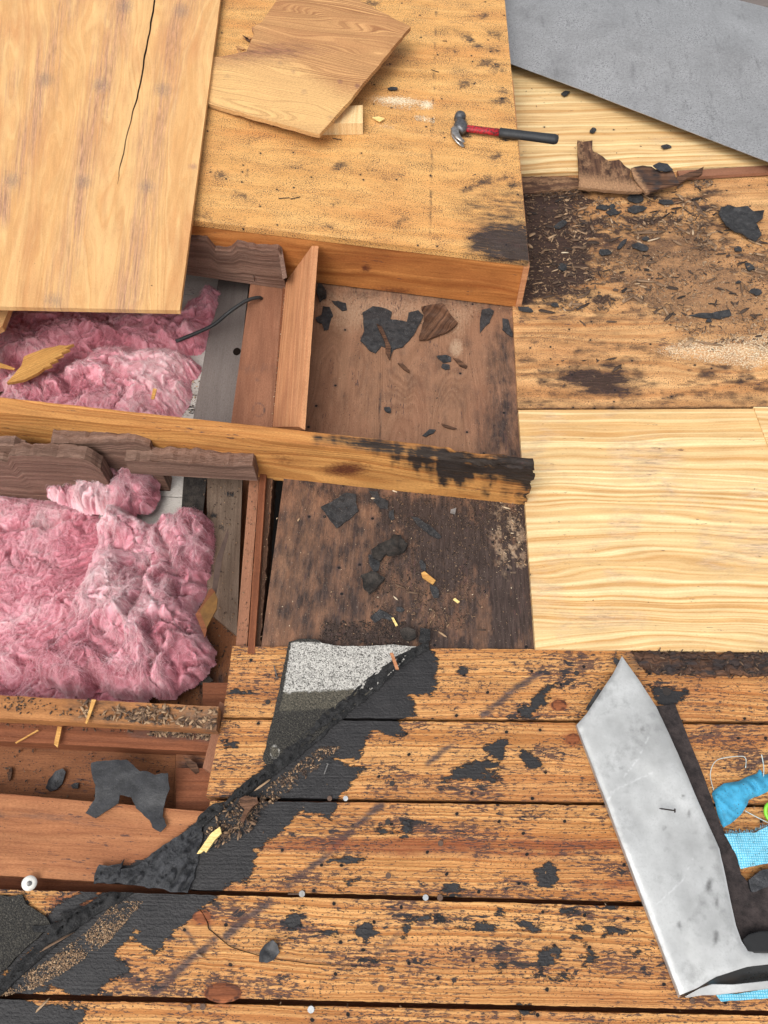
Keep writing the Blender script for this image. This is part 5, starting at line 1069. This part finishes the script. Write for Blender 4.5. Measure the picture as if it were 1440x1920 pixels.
        VV = np.stack([pts-side, pts+side], 2).reshape(-1, 3); b = ((np.arange(n)*K*2)[:, None]+(np.arange(K-1)*2)[None]).ravel()
        return VV, np.stack([b, b+1, b+3, b+2], 1), np.repeat(np.clip(tone[pick]+RNG.uniform(-.22, .34, n)+tadd, 0, 1.15), K*2), np.repeat(gr[pick]*.8, K*2)
    sets = [fibres(RNG.choice(src, int(strands*4.5)), (.003, .013), (.00014, .0003), .0022, .95, .0), fibres(RNG.choice(e_, strands//5), (.002, .007), (.00012, .0003), .002, 1.2, .1)]
    hot = src[(wisp[src] > .55) & (d[src] > .03)]
    if len(hot): sets.append(fibres(RNG.choice(hot, strands//2), (.012, .05), (.00014, .0003), .003, .35, .2))
    n0 = 0; A1, A2 = [], []
    for s_ in sets: A1.append(s_[0]); A2.append(s_[1]+n0); n0 += len(s_[0])
    under(link('loose_fibres', np.concatenate(A1), np.concatenate(A2), INS, None, None, {'tone': np.concatenate([s_[2] for s_ in sets]), 'grime': np.concatenate([s_[3] for s_ in sets])}), root)
    return root
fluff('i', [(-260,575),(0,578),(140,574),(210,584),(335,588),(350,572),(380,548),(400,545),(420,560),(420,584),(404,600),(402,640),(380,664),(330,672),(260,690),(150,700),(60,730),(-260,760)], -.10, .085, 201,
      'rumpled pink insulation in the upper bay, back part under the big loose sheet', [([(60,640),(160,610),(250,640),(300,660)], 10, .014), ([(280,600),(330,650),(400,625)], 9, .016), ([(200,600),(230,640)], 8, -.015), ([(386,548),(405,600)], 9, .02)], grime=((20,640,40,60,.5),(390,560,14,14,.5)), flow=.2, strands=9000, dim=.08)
fluff('i', [(-260,720),(5,745),(15,712),(45,702),(80,706),(135,690),(170,665),(220,652),(300,660),(355,668),(372,690),(360,740),(342,795),(330,840),(-260,800)], -.10, .10, 202,
      'pink insulation fold in the upper bay, front part against the long joist', [([(10,730),(70,708),(150,740)], 10, .014), ([(150,700),(200,668),(330,665)], 9, .014), ([(150,690),(165,740),(160,790)], 8, .012), ([(120,700),(140,740)], 9, -.012)], grime=((235,720,30,40,.75),(40,720,30,16,.45)), flow=-.5, strands=8000)
fluff('i', [(-260,870),(0,888),(60,900),(180,950),(260,990),(262,1080),(190,1180),(110,1270),(260,1300),(290,1330),(-260,1330)], -.11, .034, 203,
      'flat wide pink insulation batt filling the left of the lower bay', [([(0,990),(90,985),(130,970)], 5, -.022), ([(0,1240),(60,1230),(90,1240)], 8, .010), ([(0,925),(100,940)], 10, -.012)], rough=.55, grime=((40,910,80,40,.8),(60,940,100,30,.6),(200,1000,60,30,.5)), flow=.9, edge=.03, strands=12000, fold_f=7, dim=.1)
fluff('i', [(60,862),(90,850),(120,852),(150,865),(180,872),(190,852),(215,858),(250,880),(285,888),(303,895),(298,925),(288,960),(250,978),(180,962),(120,955),(85,930),(78,900),(40,880)], -.07, .085, 204,
      'tufty greyish pink insulation clump at the back of the lower bay', [([(85,880),(110,855),(160,868)], 9, .012)], edge=.02, rough=1.3, grime=((262,915,34,36,.85),(110,925,30,30,.35),(215,870,20,16,.6)), flow=.4, strands=6000, fold_f=14)
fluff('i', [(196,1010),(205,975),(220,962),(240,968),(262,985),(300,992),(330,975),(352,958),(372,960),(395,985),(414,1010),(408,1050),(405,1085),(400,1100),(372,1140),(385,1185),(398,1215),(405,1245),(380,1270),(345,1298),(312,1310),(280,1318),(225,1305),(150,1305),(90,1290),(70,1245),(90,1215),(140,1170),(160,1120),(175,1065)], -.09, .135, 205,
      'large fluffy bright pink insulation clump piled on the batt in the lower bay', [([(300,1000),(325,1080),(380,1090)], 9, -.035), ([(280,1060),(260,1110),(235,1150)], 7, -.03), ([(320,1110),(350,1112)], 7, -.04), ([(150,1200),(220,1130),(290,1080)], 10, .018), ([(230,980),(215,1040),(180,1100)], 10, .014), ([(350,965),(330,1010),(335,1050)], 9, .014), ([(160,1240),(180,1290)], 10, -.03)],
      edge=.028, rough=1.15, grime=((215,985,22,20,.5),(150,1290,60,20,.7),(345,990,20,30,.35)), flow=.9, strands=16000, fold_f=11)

# ------------------------------------------------------------------ loose debris
def chip_mesh(P, L, Wd, T, tone, ang=None, tilt=.35):
    n = len(P); a = RNG.uniform(0, 2*math.pi, n) if ang is None else ang
    t = np.array([[-1, -.3], [-.6, -1], [.5, -.9], [1, -.1], [.6, .9], [-.5, 1]])
    u = t[None, :, 0]*L[:, None]/2*(1+RNG.uniform(-.25, .25, (n, 6))); v = t[None, :, 1]*Wd[:, None]/2*(1+RNG.uniform(-.4, .3, (n, 6)))
    tx = RNG.normal(0, tilt, n)[:, None]; ty = RNG.normal(0, tilt*.4, n)[:, None]
    X = u*np.cos(a)[:, None]-v*np.sin(a)[:, None]; Y = u*np.sin(a)[:, None]+v*np.cos(a)[:, None]; Z = v*tx+u*ty
    Z = Z-Z.min(1, keepdims=True)+T[:, None]
    top = np.stack([X, Y, Z], 2)+P[:, None]; bot = top.copy(); bot[..., 2] -= T[:, None]
    V = np.concatenate([top, bot], 1).reshape(-1, 3); b = (np.arange(n)*12)[:, None]
    Fc = [b+np.array([[0, 1, 2, 3]]), b+np.array([[3, 4, 5, 0]])]+[b+np.array([[(i+1) % 6, i, i+6, (i+1) % 6+6]]) for i in range(6)]
    return V, np.concatenate(Fc), np.repeat(tone, 12)
def litter(name, zones, label, cat='debris'):
    Vs, Fs, Ts = [], [], []; n0 = 0
    for (poly, z, num, Lr, asp, tr, clus) in zones:
        p = np.array(poly, float); lo, hi = p.min(0), p.max(0); got = []
        while sum(map(len, got)) < num:
            c = RNG.uniform(lo, hi, (num*3, 2)); c = c[f_poly(c, p) > 0]
            if clus: c = c[fbm(c[:, 0]/38, c[:, 1]/20, 0, 3, int(num) % 50)*1.0+RNG.uniform(-.35, .35, len(c)) > clus-.2]
            got.append(c)
            if len(got) > 30: break
        c = np.concatenate(got)[:num]; n = len(c); P = Wp(c[:, 0], c[:, 1], z); L = Lr[0]+(Lr[1]-Lr[0])*RNG.uniform(0, 1, n)**3.5
        V, Fq, T = chip_mesh(P, L, L*RNG.uniform(asp*.6, asp*1.4, n), np.minimum(L*.12, .0018), np.clip(RNG.uniform(*tr, n), 0, 1))
        Vs.append(V); Fs.append(Fq+n0); Ts.append(T); n0 += len(V)
    V = np.concatenate(Vs)
    o = link(name, V, np.concatenate(Fs), CHIP, None, None, {'tone': np.concatenate(Ts)})
    return stuff(o, label, cat)
DZ = [(985,352),(1080,368),(1200,365),(1290,350),(1345,330),(1350,380),(1440,440),(1600,500),(1600,640),(1440,650),(1300,640),(1200,575),(1120,590),(980,575)]
litter('wood_debris', [
    (DZ, .0015, 8500, (.0015, .009), .26, (.1, .75), .15), (DZ, .002, 1500, (.006, .022), .22, (.15, .85), .2),
    ([(985,345),(1110,370),(1100,480),(1130,560),(1060,580),(960,575)], .002, 1300, (.002, .010), .45, (.05, .6), 0),
    ([(1040,370),(1300,372),(1300,440),(1060,440)], .002, 800, (.003, .016), .35, (.15, .8), .1),
    ([(1120,470),(1440,470),(1560,620),(1300,640),(1160,560)], .001, 7000, (.001, .0045), .45, (.35, .95), 0),
    ([(985,330),(1095,340),(1090,372),(975,370)], .01, 700, (.003, .016), .3, (.05, .6), 0),
    ([(1280,325),(1340,335),(1335,350),(1300,355)], .002, 200, (.004, .016), .3, (.2, .8), 0),
    ([(1300,365),(1330,440),(1345,470),(1310,470),(1290,420)], .002, 260, (.004, .02), .3, (.2, .7), 0),
    ([(985,560),(1440,560),(1440,760),(985,760)], .0008, 160, (.001, .006), .4, (0, .5), 0),
    ([(1040,675),(1170,675),(1170,720),(1050,730)], .001, 120, (.002, .012), .3, (.05, .5), 0),
    ([(975,140),(1230,235),(1400,300),(1400,305),(980,315)], .0135, 90, (.001, .007), .4, (.05, .6), 0)], 'brown wood crumbs and shavings covering the old orange plywood panel')
litter('wood_debris', [([(1195,1218),(1600,1224),(1600,1276),(1215,1266)], .009, 700, (.002, .014), .2, (.0, .5), .1), ([(1120,1215),(1440,1222),(1440,1300),(1200,1290)], .002, 200, (.001, .007), .3, (.0, .5), 0)], 'dark crumbs flaking off the rotten strip below the large pale plywood')
litter('sawdust', [([(1220,655),(1300,640),(1440,625),(1600,620),(1600,690),(1400,688),(1320,680),(1260,672)], .001, 5000, (.001, .004), .5, (.93, 1.0), 0)], 'pale sawdust spread at the right of the debris strewn panel', 'sawdust')
litter('sawdust', [([(700,183),(770,186),(812,192),(812,205),(760,208),(700,196)], .1715, 900, (.001, .0035), .6, (1, 1), .1), ([(775,215),(815,218),(815,232),(780,226)], .1715, 260, (.001, .0035), .6, (1, 1), .1), ([(690,232),(740,236),(740,244)], .1715, 60, (.001, .003), .6, (1, 1), 0)], 'white wood dust smeared on the raised plywood left of the hammer', 'sawdust')
litter('wood_debris', [
    ([(700,905),(985,940),(1000,1010),(930,1060),(880,1180),(700,1190),(690,1080),(770,1000)], -.0075, 5200, (.001, .006), .5, (.02, .5), .05),
    ([(560,900),(990,940),(980,1000),(700,1000)], -.0075, 1600, (.001, .006), .5, (.05, .45), .1),
    ([(600,1165),(760,1165),(760,1210),(600,1205)], -.0075, 1500, (.001, .007), .5, (.0, .3), 0),
    ([(520,900),(1000,940),(1000,1210),(500,1210)], -.0075, 700, (.001, .005), .4, (.1, 1), 0),
    ([(600,545),(960,580),(960,620),(600,600)], -.0075, 420, (.001, .006), .4, (.05, .8), 0),
    ([(600,600),(960,600),(970,840),(580,800)], -.0075, 220, (.001, .006), .35, (.0, .8), 0),
    ([(925,930),(990,930),(995,1060),(940,1060)], -.006, 500, (.002, .010), .25, (.1, .95), 0),
    ([(780,1070),(900,1130),(880,1180),(760,1160)], -.0075, 200, (.003, .014), .18, (.1, .7), 0)], 'fine dark dirt and splinters on the brown panel on both sides of the rotten joist')
litter('wood_debris', [
    ([(150,1312),(405,1332),(402,1366),(150,1345)], .031, 800, (.002, .016), .3, (.15, .8), .12), ([(0,1306),(150,1312),(150,1345),(0,1335)], .031, 260, (.001, .008), .4, (.05, .5), .1),
    ([(230,1362),(415,1376),(410,1388),(235,1376)], -.021, 420, (.003, .016), .28, (.15, .75), .1), ([(0,1352),(230,1364),(230,1374),(0,1362)], -.021, 200, (.001, .006), .35, (.1, .5), 0)], 'bark shavings heaped on the two timbers across the lower bay')
litter('wood_debris', [
    ([(534,530),(541,530),(514,800),(508,800)], -.0115, 500, (.001, .005), .5, (.3, .9), 0), ([(470,880),(515,880),(490,1210),(445,1210)], -.01, 500, (.001, .005), .5, (.1, .7), 0),
    ([(404,1140),(440,1195),(425,1320),(320,1320)], -.129, 500, (.001, .008), .4, (.05, .6), 0), ([(0,1405),(400,1420),(390,1510),(0,1490)], -.07, 350, (.001, .008), .4, (.0, .5), 0),
    ([(350,690),(390,690),(360,780),(340,780)], -.099, 400, (.001, .006), .5, (.1, .9), 0), ([(380,900),(450,900),(440,1180),(400,1150)], -.069, 300, (.001, .006), .5, (.05, .7), 0)], 'small crumbs along the strips and floors of the two left bays')
litter('granules', [
    ([(215,1690),(270,1690),(200,1770),(110,1830),(60,1855),(0,1870),(0,1850),(90,1800),(170,1740)], .0015, 2600, (.0012, .0035), .8, (.45, .85), .05),
    ([(380,1560),(480,1490),(600,1400),(640,1400),(560,1470),(440,1560),(400,1590)], .0015, 1500, (.001, .007), .5, (.1, .8), .05), ([(410,1500),(500,1490),(470,1560),(400,1590)], .006, 260, (.003, .014), .3, (.2, .7), 0)], 'loose tan granules and shreds scattered along the tar seam', 'granules')
litter('wood_debris', [([(430,1220),(1440,1280),(1440,1900),(0,1900),(200,1700),(420,1500)], .001, 420, (.001, .006), .3, (.0, .8), 0), ([(1010,780),(1440,780),(1440,1210),(1010,1210)], .007, 60, (.001, .004), .5, (0, .3), 0),
    ([(430,420),(900,480),(940,100),(450,120)], .1712, 260, (.001, .004), .4, (0, .4), 0), ([(0,-20),(400,0),(330,570),(0,560)], .1985, 22, (.001, .004), .5, (.0, .5), 0), ([(0,590),(400,600),(340,780),(0,740)], -.01, 30, (.001, .003), .5, (.9, 1), 0)], 'sparse crumbs of wood and tar scattered over planks and panels')

# larger shavings lie one by one
def shaving(x, y, z, L, wd, ang, tone, label, group, name='bark_shaving', cat='bark shaving'):
    P = Wp(x, y, z); V, Fq, T = chip_mesh(np.array([P]), np.array([L]), np.array([wd]), np.array([.0028]), np.array([tone]), np.array([R(ang)]), .15)
    return tag(link(name, V, Fq, CHIP, None, None, {'tone': T}), label, cat, group)
big = [((1210,528,.055,.008,-8,.62),'upper of the long sticks in the shavings heap'),((1176,545,.04,.007,15,.6),'lower flat stick in the shavings heap'),((1193,560,.05,.008,-50,.55),'long stick slanting down in the shavings heap'),((1310,390,.06,.012,-75,.35),'thick bark stick standing out above the sawdust'),
       ((1228,402,.04,.006,45,.35),'bark stick leaning up right below the curled fragment'),((1215,437,.09,.01,4,.5),'longest tan shaving across the debris panel'),((1225,450,.05,.004,20,.9),'pale thin splinter above the long sticks'),((1095,418,.04,.008,-45,.3),'dark stick left in the debris panel'),
       ((1115,358,.05,.007,-8,.35),'dark stick under the torn fragment'),((1420,505,.06,.006,-25,.5),'stick at the right edge beside a tar flake'),((1415,455,.045,.005,-35,.75),'pale stick below the large crumpled flake'),((1290,643,.045,.010,40,.75),'pale split stick at the edge of the sawdust'),
       ((1330,645,.075,.005,-10,.6),'long thin stick crossing the edge of the sawdust'),((1158,690,.04,.008,40,.25),'dark stick beside the burnt stain'),((1146,674,.03,.005,10,.25),'small dark stick above the burnt stain'),((1145,604,.03,.004,0,.35),'lone thin sliver between debris and burnt stain'),
       ((1092,606,.03,.003,-55,.35),'lone slanting sliver above the burnt stain'),((1275,350,.03,.006,35,.5),'stick at the end of the curled fragment'),((1060,515,.03,.006,70,.6),'tan chip on the dark rotted corner'),((1295,435,.035,.005,45,.55),'tan stick right in the debris panel'),
       ((1268,455,.035,.006,-50,.6),'tan stick in the middle of the debris panel'),((1035,445,.035,.009,30,.8),'pale chip beside the corner of the raised box'),((998,441,.03,.01,40,.75),'pale chip touching the raised box'),((1058,475,.022,.003,-10,1),'white sliver on the dark rotted corner'),
       ((1095,575,.05,.009,30,.15),'dark chunk at the lower left of the debris'),((1025,585,.06,.008,-10,.2),'dark shred right of the box corner')]
for a, lb in big: shaving(a[0], a[1], .003, *a[2:], lb, 'larger shavings on the debris panel')
rr = random.Random(9)
for k in range(160):
    for _ in range(50):
        x, y = rr.uniform(985, 1440), rr.uniform(355, 600)
        if f_poly(np.array([[x, y]]), DZ)[0] > 6: break
    shaving(x, y, .003, rr.uniform(.012, .04), rr.uniform(.002, .009), rr.gauss(10, 45), rr.uniform(.0, .75), 'loose brown shaving among the crumbs on the old orange plywood panel', 'loose shavings among the crumbs')
for i, (x, y, a, L, tn, lb) in enumerate(((1000+0,0,0,0,0,''),(750,1100,-25,.03,.4,'thin brown sliver left of the dull tar chip'),(775,1112,-10,.03,.4,'second thin sliver right next to the dull tar chip'),(742,1122,-45,.014,.95,'pale sliver in the dirt left of centre'),(830,1190,-35,.02,.8,'pale straw by the top of the tar seam'),(905,1182,0,.02,.25,'dark sliver near the lower border of the brown panel'),
        (740,922,-20,.016,.95,'pale curl just below the long joist'),(950,953,-20,.02,.9,'pale sliver below the rotten joist end'),(700,935,0,.01,.9,'short pale sliver left of the pale curl'),(560,975,60,.01,.8,'lone pale sliver on the clean part of the brown panel'))):
    if lb: shaving(x, y, -.0065, L, .003, a, tn, lb, 'slivers on the brown panel')
for x, y, a, L, tn, lb in ((495,1470,35,.04,.75,'pale stick lying along the tar seam'),(100,1770,28,.07,.45,'long brown stick on the lower left tar seam'),(80,1885,48,.03,.75,'pale straw at the bottom left corner'),(375,1792,-20,.014,.7,'pale chip on the plank beside a purple streak')):
    shaving(x, y, .014 if y < 1780 else .003, L, .004, a, tn, lb, 'sticks on the planks')
